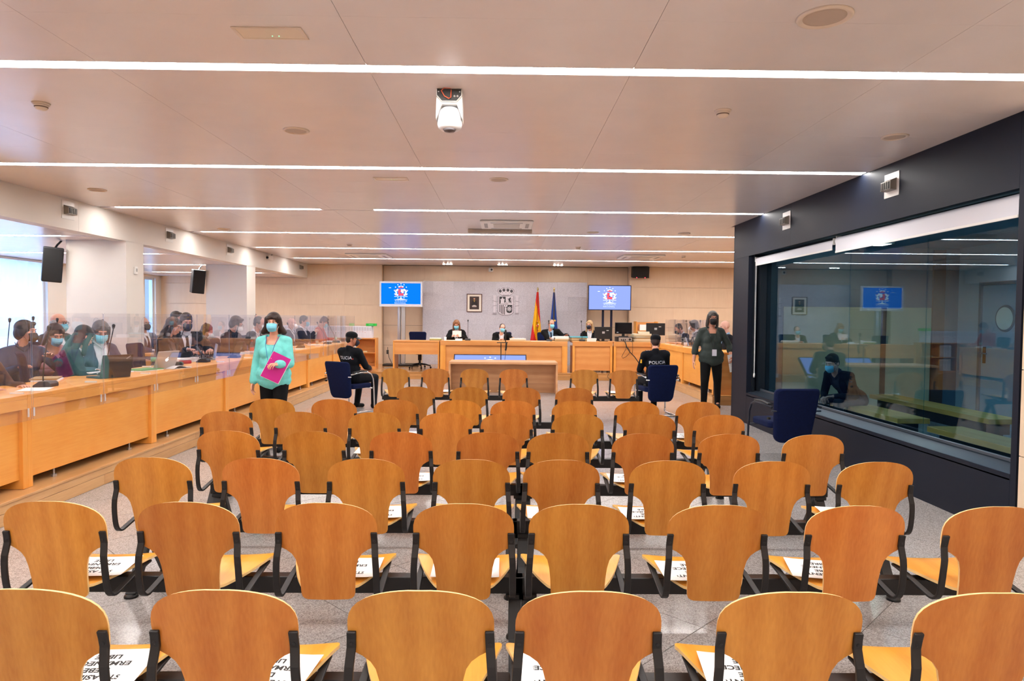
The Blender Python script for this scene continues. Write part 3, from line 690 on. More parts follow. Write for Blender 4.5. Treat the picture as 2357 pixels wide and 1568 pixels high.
for k in range(4):
    y = 13.1 + k * 1.05
    t = thing('acrylic_screen', 'clear acrylic front screen, %s from the camera on the counter by the seated officer' % nth[k], 'screen', (3.98, y, .97), 0, 'clear acrylic screens along the counters')
    inst('sheet', fs_me, t, (0, 0, .30), scale=(1, 1, .69)); inst('foot', foot_me2, t, (0, .3, 0)); inst('foot', foot_me2, t, (0, -.3, 0))
    t = thing('acrylic_divider', 'clear acrylic divider, %s from the camera on the counter by the seated officer' % nth[k], 'screen', (4.32, y + .5, .97), 0, 'clear acrylic dividers between the seats')
    inst('sheet', dv_me, t, (0, 0, .001), scale=(.9, 1, .95)); inst('foot', foot_me2, t, (.22, 0, 0))
t = thing('acrylic_screen', 'tall clear acrylic screen standing beside the low table', 'screen', (-3.05, 18.6, PZ), R(8), 'clear acrylic screens along the counters')
inst('sheet', fs_me, t, (0, 0, .9), (0, 0, R(90)), (1, .5, 1.75)); MB().bx(-.2, .2, -.06, .06, 0, .02).build('foot', GREYP, t)

# second row of desks behind the window-side bench
for k, (a, b) in enumerate(((6.2, 8.2), (8.2, 10.2), (11.2, 13.1), (13.1, 15.0), (16.1, 18.2))):
    desk_y('rear_desk', 'wooden desk of the row behind, %s from the camera under the low ceiling' % nth[k], -5.60, 1, a, b, .93, PZ, 'desks of the second row by the windows', .42)

# ================================================================== TELEVISIONS
SCRB = glow('screen_blue', srgb('0a74e8'), .5); SCRL = glow('screen_pale_blue', srgb('8fa3f0'), .46)
LW = glow('screen_white', (.85, .95, 1), .5); LR = glow('screen_red', srgb('ef5a6a'), .45); LG = glow('screen_green', srgb('57c8c0'), .45); LD = glow('screen_dark_blue', srgb('2d5cb8'), .45)
def star(cx, cz, r, n=5, rot=90):
    return [(cx + (r if k % 2 == 0 else r * .42) * math.cos(R(rot + 180 * k / n)), cz + (r if k % 2 == 0 else r * .42) * math.sin(R(rot + 180 * k / n))) for k in range(2 * n)]
def rect(x0, x1, z0, z1): return [(x0, z0), (x1, z0), (x1, z1), (x0, z1)]
def court_logo(par, y, s, textcol, only_top=False):
    w_, r_, g_, d_ = MB(), MB(), MB(), MB(); e = .0008
    for k in range(9):
        a = R(-20 + 27.5 * k); w_.prism([(p[0] * s, p[1] * s) for p in star(.30 * math.cos(a), .12 + .34 * math.sin(a), .035)], y - e, y, 'Y')
    if not only_top:
        def P(mb, poly, mi=0): mb.prism([(p[0] * s, p[1] * s) for p in poly], y - e - .0006 * mi, y, 'Y')
        for k in range(3):
            a = R(250 + 20 * k); P(w_, star((-.14, .14, 0)[k], (-.17, -.17, 5)[k] if k < 2 else -.17, .03)) if k < 2 else None
        P(r_, [(-.1, .27), (.1, .27), (.12, .33), (.06, .30), (0, .35), (-.06, .30), (-.12, .33)])           # crown
        P(w_, [(-.13, .33), (-.07, .31), (0, .37), (.07, .31), (.13, .33), (.13, .35), (0, .385), (-.13, .35)])
        for sx in (-1, 1):
            for x, z in ((.21, .05), (.19, .16), (.16, -.04), (.24, .12), (.23, -.02), (.15, .20)): P(w_, [(sx * x + .045 * math.cos(R(60 * k)), z + .045 * math.sin(R(60 * k))) for k in range(6)])
            for x, z in ((.235, .19), (.235, -.06), (.13, .1)): P(r_, [(sx * x + .022 * math.cos(R(60 * k)), z + .022 * math.sin(R(60 * k))) for k in range(6)], 1)
            P(g_, [(sx * .2 + .02 * math.cos(R(60 * k)), .1 + .02 * math.sin(R(60 * k))) for k in range(6)], 2)
        P(r_, [(-.12, -.07), (0, -.07), (0, .1), (-.02, .22), (-.12, .22)], 1); P(r_, rect(0, .12, -.07, .04), 1); P(w_, rect(0, .12, .05, .22), 1)
        P(d_, [(.035 * math.cos(R(45 * k)), .06 + .035 * math.sin(R(45 * k))) for k in range(8)], 3)
        P(w_, rect(-.30, -.06, -.125, -.105)); P(w_, rect(.06, .30, -.125, -.105))
        P(w_, [(-.30, -.26), (-.08, -.215), (-.022, -.19), (-.022, -.08), (.022, -.08), (.022, -.19), (.08, -.215), (.30, -.26), (.30, -.25), (0, -.235), (-.30, -.25)])
        lm = text_mesh('AUDIENCIA', .082 * s, textcol, .0006, 'CENTER', 1.35); inst('lettering', lm, par, (0, y - .001, -.315 * s), (R(90), 0, 0))
        lm = text_mesh('NACIONAL', .082 * s, textcol, .0006, 'CENTER', 1.35); inst('lettering', lm, par, (-.03 * s, y - .001, -.41 * s), (R(90), 0, 0))
        MB().prism([(p[0] * s, p[1] * s) for p in rect(-.55, -.45, .27, .295)], y - e, y, 'Y').build('screen_caption', LW, par)
    w_.build('logo_white', LW, par)
    for mb, nm, m in ((r_, 'logo_red', LR), (g_, 'logo_green', LG), (d_, 'logo_blue', LD)):
        if mb.v: mb.build(nm, m, par)
def tv(name, label, c, wd, ht, fm, sm, bez, tilt=0.0):
    t = thing(name, label, 'television', c); t.rotation_euler = (tilt, 0, 0)
    MB().bx(-wd / 2, wd / 2, .0, .06, -ht / 2, ht / 2).bx(-wd / 4, wd / 4, .06, .10, -ht / 4, ht / 4).build('cabinet', fm, t, bevel=.006)
    b0, b1 = bez; f = MB()
    f.bx(-wd / 2, wd / 2, -.012, 0, ht / 2 - b0, ht / 2).bx(-wd / 2, wd / 2, -.012, 0, -ht / 2, -ht / 2 + b1).bx(-wd / 2, -wd / 2 + b0, -.012, 0, -ht / 2 + b1, ht / 2 - b0).bx(wd / 2 - b0, wd / 2, -.012, 0, -ht / 2 + b1, ht / 2 - b0)
    f.build('bezel', fm, t, bevel=.002)
    sc = MB().bx(-wd / 2 + b0, wd / 2 - b0, -.004, 0, -ht / 2 + b1, ht / 2 - b0).build('screen', sm, t)
    return t, sc
TVSIL = mat('tv_silver', srgb('c9ccd6'), .35, .2); TVBLK = mat('tv_black', srgb('0c1230'), .3)
t, sc = tv('television', 'silver-framed television showing a blue court logo, beside the granite wall', (-2.915, 19.35, 2.215), 1.21, .71, TVSIL, SCRB, (.05, .07)); court_logo(sc, -.0045, .62, LW)
MB().bx(.54, .56, -.0135, -.012, -.33, -.322).build('power_light', glow('led_orange', srgb('ffb040'), 2), t)
t, sc = tv('television', 'dark-framed television showing a pale blue court logo, above two black poles', (2.985, 19.3, 2.165), 1.215, .71, TVBLK, SCRL, (.022, .022)); court_logo(sc, -.0045, .62, LW)
t, sc = tv('television', 'large screen standing low behind the witness table', (-.33, 16.4, .345), 1.78, 1.02, TVBLK, SCRL, (.025, .03), R(-52)); court_logo(sc, -.0045, .9, LW)
t = thing('television_stand', 'silver pole stand with black base under the silver television', 'stand', (-2.915, 19.52, PZ))
MB().lathe([(0, .0), (.05, 0), (.05, 1.7), (0, 1.7)], 14, (-.07, 0, .05)).build('pole', SILVER, t, auto=40); MB().bx(.0, .1, -.05, .05, .05, 1.7).build('cable_column', SILVER, t, bevel=.005)
MB().bx(-.5, .5, -.28, .28, .0, .05).build('base', BLACK, t, bevel=.01); MB().bx(-.2, .2, -.08, -.04, 1.7, 2.2).build('bracket', SILVER, t)
t = thing('television_stand', 'two tall black poles holding the dark-framed television', 'stand', (2.985, 19.48, PZ))
for k in (-.16, .08): MB().bx(k - .03, k + .03, -.03, .03, .04, 2.1).build('pole', TVBLK, t, bevel=.004)
MB().bx(-.5, .5, -.3, .3, 0, .04).build('base', BLACK, t, bevel=.01)
t = thing('television_stand', 'dark floor frame tilting the low screen', 'stand', (-.33, 16.62, 0))
MB().bx(-.5, .5, .0, .06, .0, .04).build('base', BLACKM, t)
for k in (-.4, .4): MB().bx(k - .03, k + .03, -.1, .35, 0, .04).build('foot', BLACKM, t); MB().bx(k - .03, k + .03, .0, .05, .04, .27).build('upright', BLACKM, t)

# ================================================================== EMBLEM, PORTRAIT, FLAGS
EM = mat('emblem_silver', srgb('d6d0d8'), .4, .3); ED = mat('emblem_dark', srgb('2b2a30'), .5); EO = mat('emblem_outline', srgb('77707c'), .5); ES = mat('emblem_grey', srgb('a29aa4'), .45, .3)
t = thing('coat_of_arms', 'large silver and black coat of arms mounted on the granite wall', 'emblem', (.05, 20.10, 2.04))
def pl(name, poly, d0, d1, m, par=t): return MB().prism(poly, -d1, -d0, 'Y').build(name, m, par)
def circ(cx, cz, rx, rz, n=20): return [(cx + rx * math.cos(2 * math.pi * k / n), cz + rz * math.sin(2 * math.pi * k / n)) for k in range(n)]
shield = [(-.20, .16), (.20, .16), (.20, -.28)] + [(.20 * math.cos(R(a)), -.28 + .10 * math.sin(R(a))) for a in (-20, -45, -70, -90, -110, -135, -160)] + [(-.20, -.28)]
sh = pl('shield', [(x * 1.1, z * 1.03) for x, z in shield], .0, .018, EM)
pl('shield_outline', [(x * 1.16, z * 1.06) for x, z in shield], .0, .012, EO)
pl('castle_field', rect(-.19, -.005, -.07, .15), .018, .022, ED, sh)
castle = [(-.165, -.06), (-.03, -.06), (-.03, -.04), (-.045, -.03), (-.045, .05), (-.035, .05), (-.035, .085), (-.05, .085), (-.05, .075), (-.06, .075), (-.06, .085), (-.075, .085), (-.075, .11), (-.09, .11), (-.09, .135), (-.105, .135), (-.105, .11), (-.12, .11), (-.12, .085), (-.135, .085), (-.135, .075), (-.145, .075), (-.145, .085), (-.16, .085), (-.16, .05), (-.15, .05), (-.15, -.03), (-.165, -.04)]
pl('castle', castle, .022, .026, EM, sh)
lion = [(.05, .10), (.075, .09), (.10, .10), (.115, .125), (.14, .13), (.15, .10), (.135, .07), (.14, .04), (.155, .0), (.165, -.04), (.15, -.05), (.14, -.015), (.12, -.0), (.10, -.03), (.08, -.035), (.085, -.02), (.105, .005), (.095, .02), (.07, .015), (.06, .03), (.09, .04), (.09, .06), (.06, .07), (.055, .085)]
pl('lion', lion, .018, .023, ED, sh); pl('lion_tail', [(.165, .0), (.172, .0), (.178, .06), (.19, .1), (.18, .1), (.17, .06)], .018, .023, ED, sh)
for k in range(4): pl('pale_stripe', rect(-.185 + k * .046, -.163 + k * .046, -.335 + (.03 if k == 0 else .0) - .012 * k, -.09), .018, .022, ED, sh)
pl('chain_field', [(.02, -.09), (.19, -.09), (.19, -.27)] + [(.105 + .085 * math.cos(R(a)), -.27 + .06 * math.sin(R(a))) for a in (-30, -60, -90, -120, -150)] + [(.02, -.27)], .018, .022, ED, sh)
for k in range(4):
    a = R(45 * k); u = Vector((math.cos(a), math.sin(a))) * .08; n_ = Vector((-math.sin(a), math.cos(a))) * .006
    c_ = Vector((.105, -.205)); pl('chain', [tuple(c_ + u + n_), tuple(c_ - u + n_), tuple(c_ - u - n_), tuple(c_ + u - n_)], .022, .025, EM, sh)
MB().prism(circ(.105, -.205, .055, .055), -.024, -.022, 'Y').build('chain_ring', EM, sh); MB().prism(circ(.105, -.205, .043, .043), -.0245, -.0235, 'Y').build('chain_ring_field', ED, sh)
pl('centre_oval_rim', circ(0, -.085, .063, .082), .022, .026, ED, sh); pl('centre_oval', circ(0, -.085, .055, .074), .026, .029, EM, sh)
for x, z in ((-.022, -.065), (.022, -.065), (0, -.115)): pl('lily', [(x, z + .026), (x + .012, z), (x, z - .02), (x - .012, z)], .029, .031, ED, sh)
cr = pl('crown', [(-.12, .19), (0, .175), (.12, .19), (.14, .22), (.20, .25), (.235, .31), (.22, .36), (.17, .38), (.12, .38), (.09, .405), (.03, .405), (0, .39), (-.03, .405), (-.09, .405), (-.12, .38), (-.17, .38), (-.22, .36), (-.235, .31), (-.20, .25), (-.14, .22)], .0, .02, EM)
pl('crown_outline', [(x * 1.06, .29 + (z - .29) * 1.1) for x, z in [(-.12, .19), (0, .175), (.12, .19), (.14, .22), (.20, .25), (.235, .31), (.22, .36), (.17, .38), (.12, .38), (.09, .405), (.03, .405), (0, .39), (-.03, .405), (-.09, .405), (-.12, .38), (-.17, .38), (-.22, .36), (-.235, .31), (-.20, .25), (-.14, .22)]], .0, .012, EO, cr)
for x, z, a in ((-.165, .315, 20), (-.058, .345, 8), (.058, .345, -8), (.165, .315, -20)):
    pl('crown_lining', [(x + .044 * math.cos(R(k * 30)) , z + .045 * math.sin(R(k * 30))) for k in range(12)], .02, .024, ED, cr)
    pl('crown_arch', [(x - .035, z - .002), (x + .035, z + .004), (x + .035, z + .012), (x - .035, z + .008)], .024, .026, ES, cr)
for x, z in ((-.1, .265), (0, .275), (.1, .265)): pl('crown_jewel', star(x, z, .014), .02, .023, ED, cr)
pl('crown_band', [(-.1, .195), (0, .182), (.1, .195), (.09, .205), (0, .195), (-.09, .205)], .02, .023, ED, cr)
for sx in (-1, 1):
    c = MB(); c.prism([(sx * .30, -.33), (sx * .36, -.33), (sx * .36, .15), (sx * .30, .15)], -.016, 0, 'Y'); co = c.build('column', EM, t)
    pl('column_base', rect(sx * .33 - .055, sx * .33 + .055, -.37, -.32), .0, .022, ES, co); pl('column_capital', rect(sx * .33 - .045, sx * .33 + .045, .15, .19), .0, .022, EM, co)
    for z, d in ((.02, -1), (-.14, 1)):
        pl('ribbon', [(sx * .33 - .06, z), (sx * .33 + .06, z + .025 * d), (sx * .33 + .06, z + .025 * d + .018), (sx * .33 - .06, z + .018)], .0, .02, ES, co)
    for z in (.1, -.03, -.2):
        for q_ in (-1, 1): pl('scroll', [(sx * .33 + q_ * .055, z), (sx * .33 + q_ * .075, z + .012), (sx * .33 + q_ * .07, z + .035), (sx * .33 + q_ * .062, z + .02)], .0, .012, ES, co)
    pl('ribbon_link', rect(min(sx * .22, sx * .27), max(sx * .22, sx * .27), -.04, -.02), 0, .012, EM, co)
t = thing('portrait', 'framed portrait of a robed figure hanging on the granite wall', 'picture', (-.874, 20.10, 2.0))
FW = mat('mahogany_frame', srgb('5a2a1c'), .35); f = MB()
for a in ((-.224, .224, .246, .265), (-.224, .224, -.265, -.246), (-.224, -.204, -.246, .246), (.204, .224, -.246, .246)): f.bx(a[0], a[1], -.03, 0, a[2], a[3])
f.build('frame', FW, t); MB().bx(-.204, .204, -.012, -.004, -.246, .246).build('mount', mat('cream_mount', srgb('efe6d8'), .7), t)
p = MB().bx(-.14, .14, -.015, -.012, -.19, .19).build('photograph', mat('portrait_ground', srgb('3a2722'), .5), t)
pl('robe', [(-.09, -.12), (.09, -.12), (.085, -.0), (.06, .06), (.02, .09), (-.02, .09), (-.06, .06), (-.085, 0)], .015, .0158, mat('portrait_robe', srgb('17120f'), .6), p)
pl('portrait_face', circ(0, .13, .024, .034), .0158, .0164, mat('portrait_skin', srgb('c99078'), .6), p); pl('portrait_hair', [(-.025, .14), (.025, .14), (.02, .168), (-.02, .168)], .0164, .0168, ED, p)
pl('collar', [(-.03, .08), (.03, .08), (0, .02)], .0158, .0164, mat('portrait_gold', srgb('a58238'), .5), p); pl('cuffs', [(-.06, -.12), (.06, -.12), (.075, -.09), (.02, -.06), (-.02, -.06), (-.075, -.09)], .0158, .0164, mat('portrait_lace', srgb('b8aaa0'), .6), p)
def flag(label, x, y, halves, mats, seed, star_pts=None, emblem=False, foldw=.17):
    t = thing('flag', label, 'flag', (x, y, PZ), 0, None); rnd = random.Random(seed)
    MB().tube([(0, 0, .02), (0, 0, 2.2)], .014, 8).build('pole', mat('brass_pole', srgb('c9a24c'), .3, .8), t)
    MB().lathe([(0, 2.2), (.02, 2.2), (.012, 2.215), (.028, 2.235), (.012, 2.29), (0, 2.31)], 10, (0, 0, -.02)).build('finial', mat('gilt', srgb('d9c27a'), .25, .9), t, smooth=True)
    MB().lathe([(0, 0), (.14, 0), (.13, .02), (.03, .04), (0, .04)], 16).build('stand_base', mat('brass_pole', srgb('c9a24c')), t)
    def P(u, v):
        z = 2.14 - v * 1.62; wdt = (.03 + foldw * (v ** 1.1)); ph = rnd_ph + 2.2 * v
        xx = (u - .5) * 2 * wdt * (halves[0] if u < .5 else halves[1]); yy = -.02 + .05 * (.4 + v) * math.sin(u * 4 * math.pi + ph) - .02 * v
        return (xx, yy, z + .05 * (1 - 2 * u) * v)
    rnd_ph = rnd.random() * 3
    mb = MB().grid(P, 41, 33); nu = 40; mi = []
    for j in range(32):
        for i in range(40):
            u = (i + .5) / 40; v = (j + .5) / 32
            mi.append(mats[1](u, v))
    mb.m = mi; c = mb.build('cloth', mats[0], t, smooth=True)
    return t, c, P
t, c, P = flag('red and yellow national flag hanging on a gilt pole', .97, 19.7, (1.15, .75), ([mat('flag_red', srgb('d0101c'), .7), mat('flag_yellow', srgb('f5b400'), .7)], lambda u, v: 0 if v < .26 + .28 * u - .12 * (1 - u) or v > .98 - .40 * (1 - u) ** 1.2 + .2 * u else 1), 3)
crest = MB()
for k, (u, v, r_) in enumerate(((.45, .52, .045), (.52, .60, .05), (.62, .57, .035), (.38, .6, .035), (.55, .68, .03))):
    x, y, z = P(u, v); crest.prism(circ(x, z, r_ * .5, r_ * .65, 7), -.075 - .002 * k, -.072, 'Y', k % 3)
crest.build('crest', [mat('crest_orange', srgb('d98038'), .7), mat('crest_red', srgb('b8342c'), .7), mat('crest_cream', srgb('efd9a0'), .7)], t)
t, c, P = flag('blue flag with gold stars hanging on a gilt pole', 1.44, 19.72, (.9, .95), ([mat('flag_blue', srgb('0a3f94'), .6)], lambda u, v: 0), 8, foldw=.15)
for u, v, r_ in ((.62, .50, .045), (.35, .56, .032)):
    x, y, z = P(u, v); MB().prism(star(x, z, r_, 5, 80), -.085, -.08, 'Y').build('star', mat('flag_gold', srgb('e6bd6a'), .6), t)

# ================================================================== BOOKCASE WITH BINDERS
t = thing('bookcase', 'low wooden bookcase with open cells under the row of binders', 'bookcase', (-3.42, 18.28, PZ))
b = MB().bx(-4.4, .0, 0, .02, .0, .82)
MB().bx(-4.4, 0, 0, .36, .79, .82).build('top', WOODDESKX, t, bevel=.002); MB().bx(-4.4, 0, 0, .36, .0, .06).build('plinth', WOODDESKX, t)
MB().bx(-4.4, 0, .34, .36, .06, .79).build('back_panel', WOODDESKX, t); MB().bx(-4.38, -.02, .0, .34, .41, .435).build('shelf', WOODDESKX, t)
for k in range(10): MB().bx(-4.4 + k * .4867, -4.4 + k * .4867 + .02, 0, .34, .06, .79).build('upright', WOODDESKZ, t)
bm_w = mat('binder_white', srgb('e4e4ee'), .5, rnd=.03); bm_l = mat('binder_label', srgb('c9c9d4'), .6); bm_r = mat('binder_red_dot', srgb('c8242c'), .6)
bd = MB().bx(-.034, .034, 0, .28, 0, .315).mesh('binder_case', bm_w); bl = MB().bx(-.026, .026, -.001, 0, .19, .285).mesh('spine_label', bm_l); br = MB().lathe([(0, 0), (.008, 0), (0, .001)], 8, (0, 0, .15), Matrix.Rotation(R(90), 3, 'X')).mesh('spine_dot', bm_r)
def binder(x, y, z, dot=True):
    o = thing('binder', 'white archive binder standing in the long row on the wooden bookcase', 'binder', (x, y, z), 0, 'white binders on the bookcase'); inst('case', bd, o); inst('spine_label', bl, o)
    if dot: inst('spine_dot', br, o, (0, -.0015, random.uniform(-.03, .02)))
for k in range(34):
    binder(-3.57 - k * .0705, 18.30, PZ + .82 + .0005, k > 1)
for x, z in ((-3.98, .435), (-4.06, .435), (-4.14, .435), (-4.22, .435), (-3.98, .06), (-4.06, .06), (-4.14, .06), (-4.22, .06)):
    o = thing('binder', 'white archive binder standing inside the bookcase cell behind the officer', 'binder', (x, 18.31, PZ + z + .0005), 0, 'white binders inside the bookcase'); inst('case', bd, o); inst('spine_label', bl, o)
o = thing('label_box', 'bright green box lying on top of the binders', 'box', (-3.56, 18.30, PZ + 1.137)); MB().bx(-.13, .13, 0, .18, 0, .07).build('body', mat('bright_green', srgb('18b83c'), .5), o, bevel=.004); MB().bx(-.06, .06, -.001, 0, .02, .05).build('label', mat('green_label', srgb('5ad27a'), .5), o)
o = thing('sticky_pad', 'small cream note pad in the empty bookcase cell', 'note pad', (-3.72, 18.33, PZ + .437)); MB().bx(-.05, .05, 0, .08, 0, .03).build('pad', mat('cream_pad', srgb('efe2b8'), .7), o)
t = thing('bookcase', 'wooden shelf unit behind the corner desk monitors', 'bookcase', (3.75, 19.3, PZ)); MB().bx(0, .02, 0, .4, 0, 1.32).bx(.6, .62, 0, .4, 0, 1.32).build('side', WOODDESKZ, t); MB().bx(.02, .6, 0, .4, 1.05, 1.07).bx(.02, .6, 0, .4, .5, .52).bx(.02, .6, 0, .4, .0, .04).build('shelf', WOODDESKX, t); MB().bx(.02, .6, .38, .4, 0, 1.3).build('back_panel', WOODDESKX, t)
o = thing('paper_stack', 'white papers on the tall shelf unit behind the monitors', 'papers', (4.02, 19.45, PZ + 1.071)); MB().bx(-.16, .16, -.1, .1, 0, .16).build('papers', PAPER, o)

# ================================================================== CEILING AND WALL FITTINGS
CF = mat('fitting_cream', srgb('dccdbf'), .45); CG = mat('speaker_grille', srgb('c4b2a4'), .6, bump=.4, bscale=900)
def ceil_speaker(label, x, y, r_=.105):
    t = thing('ceiling_speaker', label, 'speaker', (x, y, CZ), 0, 'round ceiling loudspeakers')
    MB().lathe([(r_ * .8, -.004), (r_ * .85, -.012), (r_ * .97, -.008), (r_, 0), (r_ * .8, .0)], 32).build('rim', CF, t, smooth=True)
    MB().lathe([(0, -.007), (r_ * .6, -.0065), (r_ * .82, -.003), (r_ * .82, .0), (0, 0)], 32).build('grille', CG, t, smooth=True)
ceil_speaker('round ceiling loudspeaker, largest, above the nearest light line', 1.583, 3.43, .135)
ceil_speaker('round ceiling loudspeaker between the first two light lines, over the standing woman', -1.705, 5.64, .105)
ceil_speaker('round ceiling loudspeaker just past the second light line, mid ceiling', -.07, 7.52, .105); ceil_speaker('round ceiling loudspeaker near the white soffit', -4.96, 8.42, .105)
ceil_speaker('round ceiling loudspeaker close to the dark dock wall', 3.19, 5.61, .105); ceil_speaker('round ceiling loudspeaker before the fourth light line, beyond the dock', 3.16, 12.03); ceil_speaker('round ceiling loudspeaker before the fourth light line, mid ceiling', 1.55, 12.04)
ceil_speaker('round ceiling loudspeaker before the fourth light line, near the soffit', -4.93, 12.09); ceil_speaker('round ceiling loudspeaker beside the projection screen case', -.05, 12.15, .09)
def smoke(label, x, y):
    t = thing('smoke_detector', label, 'smoke detector', (x, y, CZ), 0, 'smoke detectors on the ceiling')
    MB().lathe([(0, -.012), (.055, -.012), (.06, 0), (0, 0)], 20).build('base', CF, t, smooth=True); MB().lathe([(0, -.05), (.026, -.05), (.04, -.038), (.044, -.02), (.05, -.014), (0, -.012)], 20).build('head', CF, t, smooth=True)
    MB().lathe([(.0, -.034), (.0425, -.033), (.0445, -.026), (0, -.026)], 20).build('vent_slot', mat('detector_slot', srgb('6d5a4c'), .6), t)
smoke('smoke detector between the first two light lines, far from the dock', -3.34, 5.0); smoke('smoke detector between the first two light lines, toward the dock', 1.57, 4.97); smoke('smoke detector by the fifth light line, toward the soffit', -3.27, 14.5); smoke('smoke detector by the fifth light line, toward the dock', 1.56, 14.56); smoke('smoke detector by the sixth light line, far right', 4.3, 16.4)
def emergency(label, x, y):
    t = thing('emergency_light', label, 'emergency light', (x, y, CZ), 0, 'flat emergency lights'); f = MB()
    for a in ((-.185, .185, -.075, -.062), (-.185, .185, .062, .075), (-.185, -.165, -.062, .062), (.165, .185, -.062, .062)): f.bx(a[0], a[1], a[2], a[3], -.008, 0)
    f.build('frame', CF, t, bevel=.002); MB().bx(-.165, .165, -.062, .062, -.005, 0).build('lens', mat('lens_amber_white', srgb('e0d0bc'), .35), t)
    for k in (0, .035): MB().lathe([(0, -.007), (.003, -.007), (.003, 0), (0, 0)], 8, (-.0 + k, .03, 0)).build('indicator', glow('led_green', srgb('6fe08a'), 1.5), t)
emergency('flat rectangular emergency light before the nearest light line', -1.26, 3.715); emergency('flat rectangular emergency light after the second light line', -1.25, 7.55)
def cassette(label, x, y, s=.5):
    t = thing('air_conditioner', label, 'air conditioner', (x, y, CZ - .001), 0, 'ceiling air conditioning cassettes')
    MB().bx(-s, s, -s, s, -.035, 0).build('cover', WHITEP, t, bevel=.02); MB().bx(-s * .5, s * .5, -s * .5, s * .5, -.04, -.034).build('grille', mat('cassette_grille', srgb('c9c4be'), .6), t)
    for a in ((-s * .85, -s * .72, -s * .6, s * .6), (s * .72, s * .85, -s * .6, s * .6), (-s * .6, s * .6, -s * .85, -s * .72), (-s * .6, s * .6, s * .72, s * .85)): MB().bx(*a, -.037, -.034).build('louvre', GREYP, t)
cassette('white ceiling air conditioner between the third and fourth light lines', .03, 11.05, .42); cassette('white ceiling air conditioner by the last light line, toward the dock', 3.3, 16.6, .5); cassette('white ceiling air conditioner by the last light line, toward the windows', -3.35, 17.0, .5)
t = thing('projection_screen_case', 'long slim projection screen case on the ceiling', 'projection screen', (-.08, 11.78, CZ)); MB().bx(-.55, .55, -.05, .05, -.06, 0).build('case', mat('case_beige', srgb('b8a898'), .4), t, bevel=.01); MB().bx(-.55, .55, -.012, .012, -.066, -.06).build('slot', GREYP, t)
for k, x in enumerate((-1.625, -.05, 1.534)):
    t = thing('spotlight_group', 'row of three small spotlights over the head wall, %s' % ['window side', 'centre', 'dock side'][k], 'spotlight', (x, 19.55, CZ), 0, 'small spotlights above the granite wall')
    MB().bx(-.16, .16, -.05, .05, -.006, 0).build('plate', CF, t)
    for q_ in (-.1, 0, .1): MB().lathe([(0, -.012), (.032, -.012), (.036, -.006), (0, -.006)], 14, (q_, 0, 0)).build('lamp', glow('spot_lamp', (1, .95, .86), 30), t)
# dome camera on the ceiling in the foreground
t = thing('ceiling_camera', 'large white motorised camera hanging from the ceiling', 'camera', (-.375, 4.62, CZ))
MB().prism([(-.085, 0), (.085, 0), (.085, -.045), (.05, -.085), (-.05, -.085), (-.085, -.045)], -.05, .10, 'Y').build('mount', WHITEP, t, bevel=.004)
bp = MB().prism([(-.08, -.004), (.08, -.004), (.08, -.043), (.048, -.079), (-.048, -.079), (-.08, -.043)], -.054, -.0505, 'Y').build('connector_plate', mat('connector_black', srgb('1e1d1c'), .5), t)
for x in (-.07, .07): MB().lathe([(0, 0), (.005, 0), (.004, .002), (0, .002)], 8, (x, -.054, -.022), Matrix.Rotation(R(90), 3, 'X')).build('screw', SILVER, bp)
for x in (.036, .056): MB().lathe([(0, 0), (.008, 0), (.007, .006), (0, .006)], 10, (x, -.054, -.052), Matrix.Rotation(R(90), 3, 'X')).build('socket', GREYP, bp)
MB().tube([(.01, -.056, .0), (-.03, -.064, -.0), (-.05, -.07, -.02), (-.03, -.072, -.055), (.0, -.066, -.07), (.012, -.06, -.06), (.014, -.056, -.01)], .0035, 6).build('cable', mat('orange_cable', srgb('d8603c'), .5), bp)
MB().prism([(-.085, -.045), (-.05, -.085), (.05, -.085), (.085, -.045), (.088, -.1), (.088, -.20), (.05, -.10), (-.05, -.10), (-.088, -.20), (-.088, -.1)], -.04, .09, 'Y').build('yoke', WHITEP, t, bevel=.004)
MB().lathe([(0, .0), (.05, -.005), (.075, -.03), (.082, -.06), (.084, -.11), (.078, -.135), (.06, -.15), (0, -.15)], 28, (0, .02, -.105)).build('dome', mat('camera_shell', srgb('e6e6ea'), .3), t, smooth=True)
MB().lathe([(0, .0), (.045, .0), (.035, -.014), (0, -.02)], 20, (0, .0, -.255)).build('lens_cap', mat('camera_underside', srgb('5b5458'), .4), t, smooth=True)
# air outlets in the soffit and in the dark wall
def outlet(label, x, y, z, s, sc=1.0):
    t = thing('air_outlet', label, 'air vent', (x, y, z), 0 if s > 0 else R(180), 'projecting air outlets'); k = sc
    MB().bx(0, .006, -.13 * k, .13 * k, -.12 * k, .12 * k).build('face_plate', mat('outlet_plate', srgb('d9d5cf'), .4, .2), t, bevel=.002)
    MB().prism([(0, .062 * k), (.07 * k, .03 * k), (.07 * k, -.055 * k), (.0, -.062 * k)], -.09 * k, .09 * k, 'Y').build('hood', mat('outlet_hood', srgb('8d8880'), .4, .4), t, bevel=.004)
    MB().bx(.066 * k, .073 * k, -.08 * k, .08 * k, -.047 * k, .022 * k).build('opening', mat('outlet_dark', srgb('34322f'), .7), t)
    for j in range(4): MB().bx(.072 * k, .077 * k, (-.055 + j * .036) * k, (-.048 + j * .036) * k, -.047 * k, .022 * k).build('fin', mat('outlet_hood', srgb('8d8880')), t)
for k, (y, z) in enumerate(((9.10, 2.94), (11.82, 2.94), (14.37, 2.94), (19.35, 2.95))): outlet('metal air outlet in the white soffit, %s from the camera' % nth[k], SX, y, z, 1, 1.0)
outlet('metal air outlet high on the dark wall, nearer the camera', DX, 6.53, 2.88, -1, .95); outlet('metal air outlet high on the dark wall, farther along', DX, 8.96, 2.885, -1, .95)
